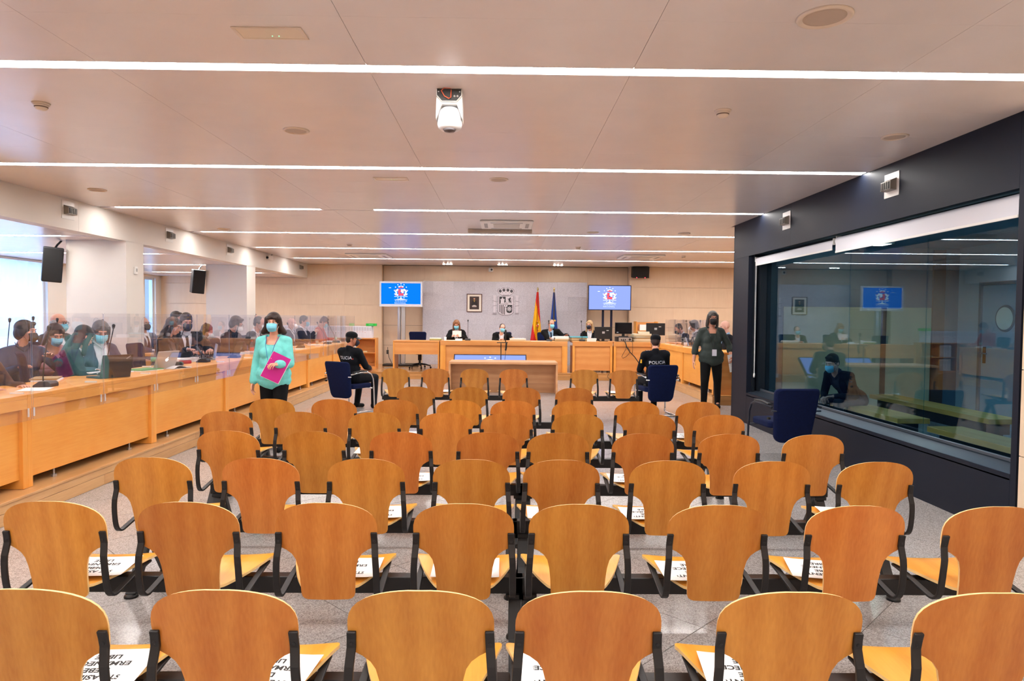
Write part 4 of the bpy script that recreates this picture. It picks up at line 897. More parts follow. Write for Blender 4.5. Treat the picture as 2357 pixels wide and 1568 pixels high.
def small_cam(name, label, loc, rz, m1=WHITEP):
    t = thing(name, label, 'camera', loc, rz, 'small surveillance cameras'); MB().tube([(0, 0, .0), (0, -.05, -.03)], .014, 8).build('bracket', GREYP, t)
    MB().bx(-.055, .055, -.17, -.02, -.14, -.03).build('body', m1, t, bevel=.012); MB().lathe([(0, 0), (.03, 0), (.03, .02), (0, .022)], 14, (0, -.17, -.085), Matrix.Rotation(R(90), 3, 'X')).build('lens', BLACK, t)
small_cam('wall_camera', 'small grey camera fixed to the white soffit', (SX + .09, 16.76, 3.06), R(-20)); small_cam('wall_camera', 'small white camera high in the middle of the head wall', (-.42, 20.2, 3.06), R(15))
def loudspeaker(name, label, loc, d, rot, led=False):
    t = thing(name, label, 'loudspeaker', loc); t.rotation_euler = rot
    MB().bx(-d[0] / 2, d[0] / 2, -d[1] / 2, d[1] / 2, -d[2] / 2, d[2] / 2).build('cabinet', BLACK, t, bevel=.015); MB().bx(-d[0] / 2 + .015, d[0] / 2 - .015, -d[1] / 2 - .006, -d[1] / 2, -d[2] / 2 + .02, d[2] / 2 - .02).build('grille', mat('grille_black', srgb('101012'), .7, bump=.3, bscale=700), t)
    if led:
        for x in (-.12, .12): MB().bx(x - .012, x + .012, -d[1] / 2 - .008, -d[1] / 2 - .006, -d[2] / 2 + .006, -d[2] / 2 + .02).build('indicator', glow('led_red', (1, .03, .05), 4), t)
    return t
sp = loudspeaker('loudspeaker', 'black wall loudspeaker with two red lights above the pale screen', (3.95, 19.85, 2.93), (.48, .26, .32), (R(8), 0, 0), True); MB().bx(-.05, .05, .13, .2, -.05, .05).build('bracket', BLACK, sp)
for k, (y, lab) in enumerate(((10.55, 'black hanging loudspeaker on the first white pillar'), (15.45, 'black hanging loudspeaker on the second white pillar'))):
    sp = loudspeaker('loudspeaker', lab, (-6.83, y - .12, 2.32), (.26, .26, .52), (R(6), R(4), R(35))); MB().tube([(0, .13, .2), (.05, .2, .3), (.1, .2, .37)], .015).build('bracket', BLACK, sp)
t = thing('thermostat', 'small white thermostat on the first white pillar', 'thermostat', (SX, 10.72, 2.26)); MB().bx(0, .03, -.04, .04, -.06, .06).build('body', WHITEP, t, bevel=.006); MB().bx(.03, .033, -.02, .02, -.02, .03).build('dial', GREYP, t)
# roller blinds over the dock glass
BL = mat('blind_white', srgb('dcdce2'), .6)
def blind(label, y0, y1, zt, zb, r_, x):
    t = thing('roller_blind', label, 'blind', (x, y0, 0), 0, 'white roller blinds over the dock glass'); d = y1 - y0
    MB().tube([(0, 0, zt - r_), (0, d, zt - r_)], r_, 18).build('roller', BL, t, auto=40); MB().bx(-r_ - .001, -r_ + .001, .02, d - .02, zb, zt - r_).build('fabric', BL, t); MB().bx(-r_ - .006, -r_ + .006, .02, d - .02, zb - .014, zb + .008).build('bottom_bar', WHITEP, t, bevel=.003)
    for q_ in (-.01, d): MB().bx(-.035, .035, q_, q_ + .012, zt - 2 * r_, zt + .01).build('bracket', WHITEP, t)
    return t
t = blind('white roller blind over the glass nearest the camera', 4.96, 7.76, 2.53, 2.36, .05, 3.81)
t = blind('thin white roller blind over the far glass of the dock', 7.82, 10.24, 2.51, 2.40, .03, 3.80)
MB().tube([(-.045, 2.33, 2.46), (-.045, 2.33, .78)], .003, 6).tube([(-.045, 2.37, 2.46), (-.045, 2.35, .78)], .003, 6).build('cord', WHITEP, t); MB().lathe([(0, 0), (.012, 0), (.014, .03), (.012, .06), (0, .065)], 12, (-.045, 2.34, .715)).build('cord_weight', WHITEP, t, smooth=True)
# benches in the dock
BW = wood('dock_bench_wood', srgb('c98a35'), srgb('e2aa58'), 'Y', 5, .06, .35, .35, .05)
for lab, x0, x1, y0, y1 in (('wooden dock bench nearest the glass, far end', 4.57, 4.95, 7.82, 10.3), ('wooden dock bench nearest the glass, camera end', 4.57, 4.95, 5.0, 7.27), ('wooden dock bench in the second line', 5.63, 6.03, 7.81, 10.4), ('wooden dock bench in the second line, camera end', 5.63, 6.03, 4.9, 7.2)):
    t = thing('dock_bench', lab, 'bench', ((x0 + x1) / 2, y0, 0), 0, 'wooden benches in the dock'); d = y1 - y0; h = (x1 - x0) / 2
    MB().bx(-h, h, 0, d, .39, .45).build('seat_slab', BW, t, bevel=.004); MB().bx(-h + .06, h - .06, .12, d - .12, .25, .39).build('apron', BLACKM, t)
    for q_ in (.25, d - .25): MB().bx(-h + .08, h - .08, q_ - .05, q_ + .05, 0, .39).build('leg', BLACKM, t)
t = thing('dock_fill_light', 'added warm fill panel at the far end of the dock', 'ceiling light', (5.4, 10.1, 2.75)); MB().bx(-.3, .3, -.15, .15, -.04, 0).build('housing', WHITEP, t); MB().bx(-.27, .27, -.12, .12, -.046, -.04).build('diffuser', glow('dock_lamp_warm', (1.0, .85, .6), 6.0), t)  # added warm fill, no known fitting here; brightens the beige end panels
t = thing('dock_fill_light', 'added pale blue fill panel inside the dock', 'ceiling light', (6.6, 7.6, 2.75)); MB().bx(-.3, .3, -.6, .6, -.04, 0).build('housing', WHITEP, t); MB().bx(-.27, .27, -.57, .57, -.046, -.04).build('diffuser', glow('dock_lamp_glow', (.30, .70, 1.0), 7.0), t)  # added bluish fill for the dock interior, not a known lamp
# ================================================================== BLUE CHAIRS
def back_shell(w0, w1, h, th, lean):
    """padded back: wider at the top, rounded corners, leaning back; local y+ = behind the sitter"""
    poly = []
    for sx, cx, cz, r_, a0 in ((1, w1 / 2 - .05, h - .05, .05, 0), (-1, w1 / 2 - .05, h - .05, .05, 90), (-1, w0 / 2 - .09, .09, .09, 180), (1, w0 / 2 - .09, .09, .09, 270)):
        for k in range(6):
            a = R(a0 + 18 * k); poly.append((sx * cx + r_ * math.cos(a), cz + r_ * math.sin(a)))
    m = MB(); n = len(poly); vs = []
    for y, ins in ((0, .018), (.015, .0), (th - .015, .0), (th, .018)):
        for x, z in poly:
            cx = x * (1 - ins / (w1 / 2)); cz = h / 2 + (z - h / 2) * (1 - ins / (h / 2)); vs.append((cx, y + lean * cz - .05 * (cx / (w1 / 2)) ** 2, cz))
    fs = [(j * n + k, j * n + (k + 1) % n, (j + 1) * n + (k + 1) % n, (j + 1) * n + k) for j in range(3) for k in range(n)]
    fs += [tuple(range(n))[::-1], tuple(range(3 * n, 4 * n))]
    return m.add(vs, fs)
def seat_pad(w, d, z, th): return MB().prism(rrect(w, d, .07, 5), z - th, z)
def visitor_chair(label, loc, rz, metal=CHROME):
    """cantilever armchair, sitter faces -Y locally"""
    t = thing('blue_armchair', label, 'chair', loc, rz, 'blue cantilever armchairs')
    b = back_shell(.42, .50, .60, .065, .22).build('backrest', BLUEF, t, auto=50, bevel=.006); b.location = (0, .245, .245)
    seat_pad(.49, .48, .47, .075).build('seat', BLUEF, t, bevel=.02, seg=3, auto=50)
    for s in (-1, 1):
        x = s * .275
        p = [(x, .34, .64), (x, .1, .665), (x, -.06, .66), (x, -.16, .62), (x, -.21, .54), (x, -.23, .40), (x, -.245, .10), (x, -.25, .03), (x, -.21, .014), (x, -.1, .013), (x, .2, .013), (x, .27, .013)]
        MB().tube(p, .0125, 10).build('tube_leg', metal, t, smooth=True)
        MB().bar([(x, .30, .672), (x, .1, .687), (x, -.06, .68)], (1, 0, 0), .045, .018).build('arm_pad', BLACK, t, bevel=.006)
    MB().tube([(-.275, .27, .013), (.275, .27, .013)], .0125, 10).build('rear_tube', metal, t, smooth=True)
    MB().tube([(-.275, -.19, .385), (.275, -.19, .385)], .011, 8).build('cross_tube', metal, t, smooth=True); MB().tube([(-.275, .34, .60), (.275, .34, .60)], .009, 8).build('back_tube', metal, t, smooth=True)
    MB().lathe([(0, 0), (.016, 0), (.016, .03), (0, .03)], 10, (.27, .30, .52), Matrix.Rotation(R(90), 3, 'Y')).build('side_knob', BLACK, t)
    return t
def task_chair(label, loc, rz, group):
    t = thing('blue_task_chair', label, 'chair', loc, rz, group)
    b = back_shell(.40, .47, .52, .06, .16).build('backrest', BLUEF, t, auto=50, bevel=.006); b.location = (0, .21, .48)
    seat_pad(.48, .47, .47, .08).build('seat', BLUEF, t, bevel=.02, seg=3, auto=50)
    MB().bar([(0, .1, .38), (0, .3, .40), (0, .33, .5), (0, .36, .62)], (1, 0, 0), .07, .02).build('back_stem', BLACK, t)
    MB().lathe([(0, .09), (.03, .09), (.03, .22), (.05, .22), (.05, .38), (0, .38)], 14).build('column', BLACK, t, auto=40)
    base = MB()
    for k in range(5):
        a = R(90 + 72 * k + 20); base.tube([(0, 0, .12), (.15 * math.cos(a), .15 * math.sin(a), .11), (.30 * math.cos(a), .30 * math.sin(a), .07)], [.03, .022, .016], 8)
    base.build('star_base', BLACK, t, smooth=True)
    cm_ = MB().ball((0, 0, .028), .028, 10, 6)
    for k in range(5):
        a = R(90 + 72 * k + 20); c = cm_.build('caster', BLACK, t, smooth=True) if k == 0 else inst('caster', c0, t); c0 = c.data; c.location = (.30 * math.cos(a), .30 * math.sin(a), 0)
    return t

# ================================================================== PEOPLE
_tmp = bpy.data.scenes.new('remesh_scratch')
def remesh(mb, vox, it=4, fac=.5):
    me = bpy.data.meshes.new('tmp'); me.from_pydata(mb.v, [], mb.f)
    o = bpy.data.objects.new('tmp', me); _tmp.collection.objects.link(o)
    m = o.modifiers.new('r', 'REMESH'); m.mode = 'VOXEL'; m.voxel_size = vox
    if it: s_ = o.modifiers.new('s', 'SMOOTH'); s_.factor = fac; s_.iterations = it
    _tmp.view_layers[0].update(); dg = _tmp.view_layers[0].depsgraph
    e = o.evaluated_get(dg).data
    V = np.empty(len(e.vertices) * 3); e.vertices.foreach_get('co', V); V = V.reshape(-1, 3)
    F = [tuple(p.vertices) for p in e.polygons]
    bpy.data.objects.remove(o); bpy.data.meshes.remove(me); return V, F
def mesh_obj(name, parts, mats, parent, smooth=True):
    """parts: list of (V, F, material index)"""
    vs = []; fs = []; ms = []
    for V, F, mi in parts:
        o = len(vs); vs += [tuple(p) for p in V]; fs += [tuple(i + o for i in f) for f in F]; ms += [mi] * len(F)
    me = bpy.data.meshes.new(name); me.from_pydata(vs, [], fs)
    for x in mats: me.materials.append(x)
    me.polygons.foreach_set('material_index', ms)
    if smooth: me.polygons.foreach_set('use_smooth', [True] * len(fs))
    me.update(); ob = bpy.data.objects.new(name, me); COL.objects.link(ob); ob.parent = parent; return ob
# ---- templates (head centre at origin, face toward -Y)
_h = MB()
_h.ball((0, .012, .03), (.073, .092, .088), 20, 14).ball((0, -.018, -.025), (.061, .072, .088), 18, 12).ball((0, -.036, -.080), (.043, .046, .036), 14, 10)
for s in (-1, 1): _h.ball((s * .034, -.056, -.032), (.027, .028, .03), 12, 8).ball((s * .0745, .012, -.012), (.010, .021, .031), 10, 8)
_h.cap((0, -.086, .008), .0085, (0, -.109, -.030), .0135).ball((.011, -.1, -.032), .010, 8, 6).ball((-.011, -.1, -.032), .010, 8, 6).cap((-.036, -.077, .024), .0125, (.036, -.077, .024), .0125)
_h.cap((-.02, -.0905, -.060), .0065, (.02, -.0905, -.060), .0065).cap((-.016, -.0895, -.070), .007, (.016, -.0895, -.070), .007).cap((0, .014, -.05), .052, (0, .032, -.175), .056)
HEAD = remesh(_h, .0065, 3)
def hand_mesh(curl, thumb, spread=.0):
    m = MB(); m.ball((.045, 0, 0), (.052, .042, .0145), 14, 8).cap((-.02, 0, 0), .024, (.015, 0, 0), .026).ball((.03, .022, -.006), (.03, .018, .014), 10, 8)
    for k, (y, l) in enumerate(((-.031, .060), (-.0105, .077), (.0105, .082), (.0315, .073))):
        p = Vector((.088 - abs(y) * .25, y, 0)); a = 0; r_ = .0088 if k else .0078
        for j, f in enumerate((.45, .31, .24)):
            a += curl * (1.0, .9, .6)[j] + (.12 if k == 0 else 0); d = Vector((math.cos(a), (y * spread * 8 + y * .6) * (1 if j == 0 else .3), -math.sin(a))).normalized(); q_ = p + d * l * f
            m.cap(p, r_ * (1 - .06 * j), q_, r_ * (1 - .06 * (j + 1)), 8); p = q_
    p = Vector((.022, .034, -.004)); 
    for j, (dx, dy, dz) in enumerate(((.026, .024, -.010), (.026, .010, -.008 - thumb * .012), (.021, .0, -.006 - thumb * .014))):
        q_ = p + Vector((dx, dy * (1 - thumb * .5), dz)); m.cap(p, .0115 - .001 * j, q_, .0105 - .001 * j, 8); p = q_
    return remesh(m, .0042, 2)
HANDS = {'relax': hand_mesh(.32, .2), 'hold': hand_mesh(.62, .9), 'flat': hand_mesh(.10, .1, .05), 'fist': hand_mesh(.95, 1.0)}
def _hair(style):
    m = MB()
    if style == 'short':
        m.ball((0, .020, .044), (.080, .090, .083), 20, 12).ball((0, .05, -.005), (.069, .058, .072), 16, 10)
        for s in (-1, 1): m.ball((s * .066, .012, .012), (.015, .038, .036), 10, 8)
    elif style == 'swept':
        m.ball((0, .016, .050), (.081, .095, .085), 20, 12).ball((0, .052, -.005), (.071, .06, .076), 16, 10).cap((-.04, -.050, .092), .018, (.035, -.054, .094), .020)
        for s in (-1, 1): m.ball((s * .067, .008, .012), (.016, .042, .04), 10, 8)
    elif style == 'balding':
        m.ball((0, .027, .046), (.078, .087, .081), 18, 12).ball((0, .056, -.002), (.073, .050, .066), 16, 10)
        for s in (-1, 1): m.ball((s * .070, .008, .018), (.014, .048, .036), 10, 8)
    elif style == 'fringe':
        m.ball((0, .06, -.012), (.07, .045, .045), 16, 10)
        for s in (-1, 1): m.ball((s * .072, .014, .004), (.014, .046, .034), 10, 8)
    elif style == 'bob':
        m.ball((0, .018, .042), (.089, .098, .090), 20, 12).ball((0, .066, -.05), (.088, .052, .10), 18, 12)
        for s in (-1, 1): m.cap((s * .074, -.012, .045), .032, (s * .088, .008, -.055), .030).cap((s * .088, .008, -.055), .030, (s * .128, .02, -.122), .034).cap((s * .11, .03, -.105), .036, (0, .075, -.12), .045)
        m.ball((0, -.040, .068), (.068, .050, .034), 18, 10).ball((-.03, -.068, .052), (.036, .022, .020), 12, 8).ball((.03, -.068, .055), (.034, .022, .020), 12, 8)
    elif style == 'neckbob':
        m.ball((0, .016, .042), (.086, .096, .088), 20, 12).ball((0, .064, -.06), (.084, .05, .11), 18, 12)
        for s in (-1, 1): m.cap((s * .074, -.006, .045), .027, (s * .085, .012, -.07), .028).cap((s * .085, .012, -.07), .028, (s * .088, .02, -.14), .024)
        for s in (-1, 1): m.cap((s * .012, -.056, .090), .014, (s * .066, -.050, .035), .014)
    elif style == 'long':
        m.ball((0, .018, .042), (.086, .096, .088), 20, 12).ball((0, .066, -.08), (.085, .05, .14), 18, 12).cap((0, .07, -.1), .06, (0, .10, -.26), .05)
        for s in (-1, 1): m.cap((s * .070, -.015, .05), .028, (s * .082, .0, -.08), .027).cap((s * .082, .0, -.08), .027, (s * .09, -.02, -.2), .026).cap((s * .06, .07, -.1), .04, (s * .07, .09, -.25), .035)
        for s in (-1, 1): m.cap((s * .018, -.058, .086), .016, (s * .068, -.045, .03), .016)
    elif style == 'volume':
        m.ball((0, .022, .040), (.095, .10, .092), 20, 12).ball((0, .05, -.02), (.092, .07, .09), 18, 12).cap((-.05, -.045, .088), .022, (.045, -.052, .09), .024)
        for s in (-1, 1): m.ball((s * .076, .0, .0), (.024, .045, .06), 12, 8)
    return remesh(m, .008, 3) if m.v else None
HAIRC = {}
def hair_mesh(style):
    if style not in HAIRC: HAIRC[style] = _hair(style)
    return HAIRC[style]
def hairmat(name, c):
    return mat('hair_' + name, srgb(c), .5, var=.35, vscale=90, bump=.3, bscale=120, spec=.45)
HC = {'darkbrown': hairmat('darkbrown', '2a1812'), 'black': hairmat('black', '17120f'), 'brown': hairmat('brown', '452c1e'), 'grey': hairmat('grey', '6c6763'), 'blonde': hairmat('blonde', 'b8966a'), 'lightbrown': hairmat('lightbrown', '8a5a38'), 'saltpepper': hairmat('saltpepper', '4a4542'), 'white': hairmat('white', 'a8a39e')}
SK = {'fair': mat('skin_fair', srgb('d79a80'), .5, var=.05, vscale=25), 'tan': mat('skin_tan', srgb('b9785c'), .5, var=.05, vscale=25), 'pale': mat('skin_pale', srgb('e0ac96'), .5, var=.05, vscale=25)}
def fab(name, c, rough=.85, bump=.25): return mat('cloth_' + name, srgb(c), rough, var=.10, vscale=14, bump=bump, bscale=22, spec=.25)
CL = {k: fab(k, c) for k, c in dict(suit='111115', navy='0f172b', charcoal='2c2d33', white='e6e6ea', teal='76d2cd', black='08080a', green='3a423f', robe='09090b', lace='e9e9ee', police='070a12', blue='24415f', rose='b98f9a', red='c03a22', brown='4a3430', lightblue='9fc3e0', jeans='7fa6bf', maroon='4a2428', bluegrey='3f4a62').items()}
MK = {'surgical': mat('mask_light_blue', srgb('7cc8de'), .7, var=.06, vscale=30), 'ffp2': mat('mask_white', srgb('eceae6'), .7), 'black': mat('mask_black', srgb('121214'), .75), 'navy': mat('mask_navy', srgb('16182c'), .75)}
EYEW = mat('eye_white', srgb('ddd6d0'), .3); EYED = mat('eye_dark', srgb('20140e'), .25)
def mask_mb(kind):
    def P(u, v):
        th = R(-66 + 132 * u); z = -.006 - .108 * v + .010 * (abs(2 * u - 1) ** 2) * (1 - 2 * v) * -1
        bul = .028 * math.sin(math.pi * min(1, v * 1.08)) if kind != 'ffp2' else .040 * math.sin(math.pi * min(1, v * 1.05))
        c = math.cos(th); pk = .0
        if kind == 'surgical': pk = .0022 * math.sin(v * 8 * math.pi) * c
        nose = .006 * max(0, 1 - abs(2 * u - 1) * 2.2) * (1 - v)
        return ((.069 - .016 * v * v) * math.sin(th) * (1 + .05 * math.sin(math.pi * v)), -(.028 + (.074 + bul) * max(0, c) ** .85 + pk + nose), z)
    return MB().grid(P, 17, 13)
def limb_ik(S, T, l1, l2, pole):
    S, T = Vector(S), Vector(T); d = T - S; L_ = d.length; mx_ = (l1 + l2) * .985
    if L_ > mx_: T = S + d * (mx_ / L_); d = T - S; L_ = mx_
    u = d.normalized(); a = (l1 * l1 - l2 * l2 + L_ * L_) / (2 * L_); h = math.sqrt(max(0, l1 * l1 - a * a)); p = Vector(pole); p = (p - u * p.dot(u))
    p = p.normalized() if p.length > 1e-4 else Vector((0, 0, -1)); return S + u * a + p * h, T
def person(label, loc, rz, sit=True, sc=1.0, fem=False, lean=6, side=0, twist=0, head=(0, 0, 0), hands=((.24, -.34, .62), (-.24, -.34, .62)), pose=('relax', 'relax'), palms=((0, 0, -1), (0, 0, -1)), skin='fair', hair='short', hc='black', mask='surgical',
           top='suit', topc='suit', shirtc='white', legc='black', shoec='black', glasses=False, tie=None, fat=0.0, knees=None, legs=None, seat=.47, group=None, cap=False, sleeve=1.0, vis_legs=True, vox=.016, elbow_out=.6):
    root = thing('person', label, 'person', loc, rz, group); root.scale = (sc, sc, sc)
    th = R(lean); C = Vector((0, 0, seat + .085 if sit else .93)); Rt = Euler((th, R(side), R(twist))).to_matrix()
    def T(x, y, z): return C + Rt @ Vector((x, y, z))
    sw = .165 if fem else .185
    sz = .438 if fem else .455; SH = {1: T(sw, 0.01, sz), -1: T(-sw, .01, sz)}
    N = T(0, .015, .515); hp, hy, hr = R(head[1]), R(head[0]), R(head[2])
    Rh = (Matrix.Rotation(hy, 3, 'Z') @ Matrix.Rotation(hp, 3, 'X') @ Matrix.Rotation(hr, 3, 'Y'))
    HCn = N + Rt @ Vector((0, -.005, .05)) + Rh @ Vector((0, -.028, .11))
    def torso(m, g=0.0, bottom=-.02, flare=0.0):
        m.ball(T(0, .005, .02), (.165 + g + fat * .06 + flare, .118 + g + fat * .07 + flare, .125 + g), 16, 10, Rt).ball(T(0, -.005 - fat * .03, .17), (.142 + g + fat * .06, .105 + g + fat * .08, .15 + g), 16, 10, Rt).ball(T(0, .0, .33), (.160 + g + fat * .03, .112 + g + fat * .02, .155 + g), 16, 10, Rt)
        m.cap(T(-sw + .04, .012, .435), .056 + g, T(sw - .04, .012, .435), .056 + g)
        for s in (-1, 1): m.cap(T(s * .065, .012, .465), .05 + g, SH[s], (.05 if fem else .057) + g)
        if fem:
            for s in (-1, 1): m.ball(T(s * .068, -.088, .295), (.066 + g, .058 + g, .066 + g), 12, 8, Rt)
        return m
    EL = {}; HA = {}
    for i, s in ((0, 1), (1, -1)):
        EL[s], HA[s] = limb_ik(SH[s], hands[i], .285, .255, (s * elbow_out, .35, -.8))
    def arm(m, s, g, upto=1.0, puff=0.0):
        m.cap(SH[s], (.049 if fem else .055) + g, EL[s], .043 + g + puff * .5)
        m.cap(EL[s], .043 + g + puff * .5, EL[s] + (HA[s] - EL[s]) * upto, (.031 + (.012 * (1 - upto))) + g + puff); return m
    if sit:
        hips = {1: T(.09, 0, .0), -1: T(-.09, 0, .0)}
        kn = knees or ((.13, -.42, seat + .075), (-.13, -.42, seat + .075)); an = legs or ((.13, -.40, .09), (-.13, -.40, .09))
    else:
        hips = {1: T(.085, 0, -.02), -1: T(-.085, 0, -.02)}; kn = knees or ((.095, -.02, .50), (-.095, -.02, .50)); an = legs or ((.10, .02, .085), (-.10, .02, .085))
    KN = {1: Vector(kn[0]), -1: Vector(kn[1])}; AN = {1: Vector(an[0]), -1: Vector(an[1])}
    def leg(m, s, g, k1=1.0):
        m.cap(hips[s], .088 + g + fat * .02, KN[s], .060 + g); m.cap(KN[s], .058 + g, AN[s], .040 + g); return m
    # continuous body
    b = torso(MB(), -.004).cap(T(0, .012, .45), .062, N + Rt @ Vector((0, .0, .06)), .052)
    for s in (-1, 1):
        arm(b, s, -.002)
        leg(b, s, -.004); b.cap(AN[s], .034, AN[s] + Vector((0, -.10, -.058)), .020)
    bodyV, bodyF = remesh(b, vox, 3); parts = [(bodyV, bodyF, 0)]
    hv = (np.array(HEAD[0]) * (.97 if fem else 1.0)) @ np.array(Rh).T + np.array(HCn); parts.append((hv, HEAD[1], 0))
    for i, s in ((0, 1), (1, -1)):
        e1 = (HA[s] - EL[s]).normalized(); pn = Vector(palms[i]); e3 = -(pn - e1 * pn.dot(e1))
        e3 = e3.normalized() if e3.length > 1e-4 else Vector((0, 1, 0)); e2 = e3.cross(e1)
        HVt, HFt = HANDS[pose[i]]; k = -1.0 if s > 0 else 1.0
        Mh = np.array([[e1[j], e2[j] * k, e3[j]] for j in range(3)]); V = (HVt * (.93 if fem else 1.0)) @ Mh.T + np.array(HA[s])
        parts.append((V, [f[::-1] for f in HFt] if k < 0 else HFt, 0))
    mesh_obj('body', parts, [SK[skin]], root)
    # head furniture
    def HP(v): return HCn + Rh @ Vector(v)
    hd = bpy.data.objects.new('face', None)
    ey = MB(); 
    for s in (-1, 1): ey.ball(HP((s * .031, -.0745, .001)), (.0125, .0115, .0078), 10, 8, Rh, 0).ball(HP((s * .0285, -.0840, .0005)), (.0056, .0040, .0056), 8, 6, None, 1)
    ey.build('eyes', [EYEW, EYED], root, smooth=True)
    eb = MB()
    for s in (-1, 1): eb.tube([HP((s * .014, -.0905, .025)), HP((s * .032, -.089, .031)), HP((s * .050, -.077, .025))], [.0022, .0028, .0016], 6).tube([HP((s * .016, -.0845, .0085)), HP((s * .031, -.0885, .0125)), HP((s * .046, -.079, .0065))], .0016, 6)
    eb.build('eyebrows', HC[hc if hc not in ('white', 'blonde') else 'lightbrown'], root, smooth=True)
    hm = hair_mesh(hair) if hair else None
    if hm is not None:
        V = hm[0] @ np.array(Rh).T + np.array(HCn); mesh_obj('hair', [(V, hm[1], 0)], [HC[hc]], root)
    if mask:
        m = mask_mb(mask); m.v = [tuple(HP(v)) for v in m.v]; mo = m.build('face_mask', MK[mask], root, smooth=True, solid=.002)
        lp = MB()
        for s in (-1, 1):
            for z in (-.02, -.085): lp.tube([HP((s * .0635, -.052, z)), HP((s * .0715, -.02, z * .6)), HP((s * .078, .018, -.012))], .0014, 5)
        lp.build('ear_loop', MK['ffp2'] if mask in ('surgical', 'ffp2') else MK[mask], mo)
    if glasses:
        gl = MB()
        for s in (-1, 1):
            gl.tube([HP((s * .034 + .026 * math.cos(a), -.100, .002 + .019 * math.sin(a))) for a in [2 * math.pi * k / 14 for k in range(15)]], .0022, 5, cap=False); gl.tube([HP((s * .059, -.098, .006)), HP((s * .074, -.03, .008)), HP((s * .077, .02, .0))], .002, 5)
        gl.tube([HP((-.009, -.102, .006)), HP((.009, -.102, .006))], .002, 5); gl.build('glasses', BLACK, root)
    # clothes
    def cut_v(V, F, z0, z1, w0, w1, front=-.02):
        Rti = Rt.transposed(); loc_ = (V - np.array(C)) @ np.array(Rti).T
        z = loc_[:, 2]; wv = np.where((z > z0) & (loc_[:, 1] < front), w0 + (w1 - w0) * np.clip((z - z0) / (z1 - z0), 0, 1.3), -1)
        inside = np.abs(loc_[:, 0]) < wv
        keep = [f for f in F if not all(inside[i] for i in f)]
        cnt = {}
        for f in keep:
            for i in range(len(f)): e = tuple(sorted((f[i], f[(i + 1) % len(f)]))); cnt[e] = cnt.get(e, 0) + 1
        bd = {i for e, n_ in cnt.items() if n_ == 1 for i in e}
        for i in bd:
            if wv[i] > 0: loc_[i, 0] = math.copysign(max(wv[i], .004), loc_[i, 0])
        return loc_ @ np.array(Rt).T + np.array(C), keep
    if top in ('suit', 'robe', 'openjacket'):
        s0 = torso(MB(), .006).cap(T(0, .014, .44), .068, T(0, .018, .535), .060)
        for s in (-1, 1):
            if top != 'robe': arm(s0, s, .004, .97)
        sv, sf = remesh(s0, vox, 3); shirt = mesh_obj('shirt', [(sv, sf, 0)], [CL[shirtc]], root)
        g = .017 if top != 'robe' else .026
        j = torso(MB(), g, flare=.01)
        for s in (-1, 1): arm(j, s, .012 if top != 'robe' else .02, .90 if top != 'robe' else .80, 0.0 if top != 'robe' else .045)
        if not sit or True: j.ball(T(0, .0, -.04), (.172 + g + fat * .06, .125 + g + fat * .07, .10), 16, 8, Rt)
        j.cap(T(-.06, .04, .49), .032, T(.06, .04, .49), .032)
        jv, jf = remesh(j, vox, 3); jv, jf = cut_v(jv, jf, .10 if top != 'openjacket' else -.1, .50, .006 if top != 'openjacket' else .05, .075 if top != 'openjacket' else .085)
        mesh_obj('jacket' if top != 'robe' else 'robe', [(jv, jf, 0)], [CL[topc]], root)
        if top == 'robe':
            cu = MB()
            for s in (-1, 1): d = (HA[s] - EL[s]); cu.cap(EL[s] + d * .52, .062, EL[s] + d * .93, .05)
            cv, cf = remesh(cu, .011, 2); mesh_obj('lace_cuffs', [(cv, cf, 0)], [CL['lace']], root)
        bvh = BVHTree.FromPolygons([Vector(v) for v in sv], sf)
        def front(x, z):
            o_ = T(x, -.6, z); d_ = Rt @ Vector((0, 1, 0)); h_ = bvh.ray_cast(o_, d_); return h_[0] if h_[0] else T(x, -.13, z)
        if tie:
            tm = MB(); zs = [.47, .445, .40, .33, .25, .17, .12]; ws = [.018, .020, .016, .024, .03, .034, .03]; f_ = Rt @ Vector((0, -1, 0))
            for z, w_ in zip(zs, ws): tm.v += [tuple(front(-w_, z) + f_ * .006), tuple(front(w_, z) + f_ * .006)]
            for k in range(len(zs) - 1): tm.f.append((2 * k, 2 * k + 1, 2 * k + 3, 2 * k + 2)); tm.m.append(0)
            tm.build('tie', CL[tie], root, smooth=True, solid=.006)
        if top != 'robe':
            co = MB()
            for s in (-1, 1): co.bar([T(s * .062, .05, .535), T(s * .066, -.01, .525), T(s * .045, -.065, .50), T(s * .012, -.088, .472)], Rt @ Vector((.3 * s, 0, 1)), .034, .006)
            co.build('collar', CL[shirtc], root, smooth=True)
    elif top in ('sweater', 'blouse', 'police'):
        g = {'sweater': .014, 'blouse': .014, 'police': .018}[top]
        j = torso(MB(), g, flare=.004)
        for s in (-1, 1): arm(j, s, g * .8, sleeve, .009 if top == 'blouse' else .0)
        if top == 'blouse':
            j.ball(T(0, -.005, .03), (.19 + fat * .07, .145 + fat * .09, .14), 16, 10, Rt)
        if not sit: j.ball(T(0, 0, -.05), (.185 + g * .5 + fat * .06, .135 + fat * .08, .12), 16, 8, Rt)
        if top == 'police': j.cap(T(0, .014, .45), .07, T(0, .022, .53), .062)
        jv, jf = remesh(j, vox if vox < .012 else .014, 3)
        if top in ('blouse',): jv, jf = cut_v(jv, jf, .40, .50, .055, .088)
        elif fem: jv, jf = cut_v(jv, jf, .43, .50, .03, .08)
        mesh_obj('jacket' if top == 'police' else top, [(jv, jf, 0)], [CL[topc]], root)
        if top == 'blouse' or (fem and top == 'sweater'): pass
        root['_'] = 0; del root['_']
        if top == 'police': root_jacket[root.name] = (jv, jf, T, Rt)
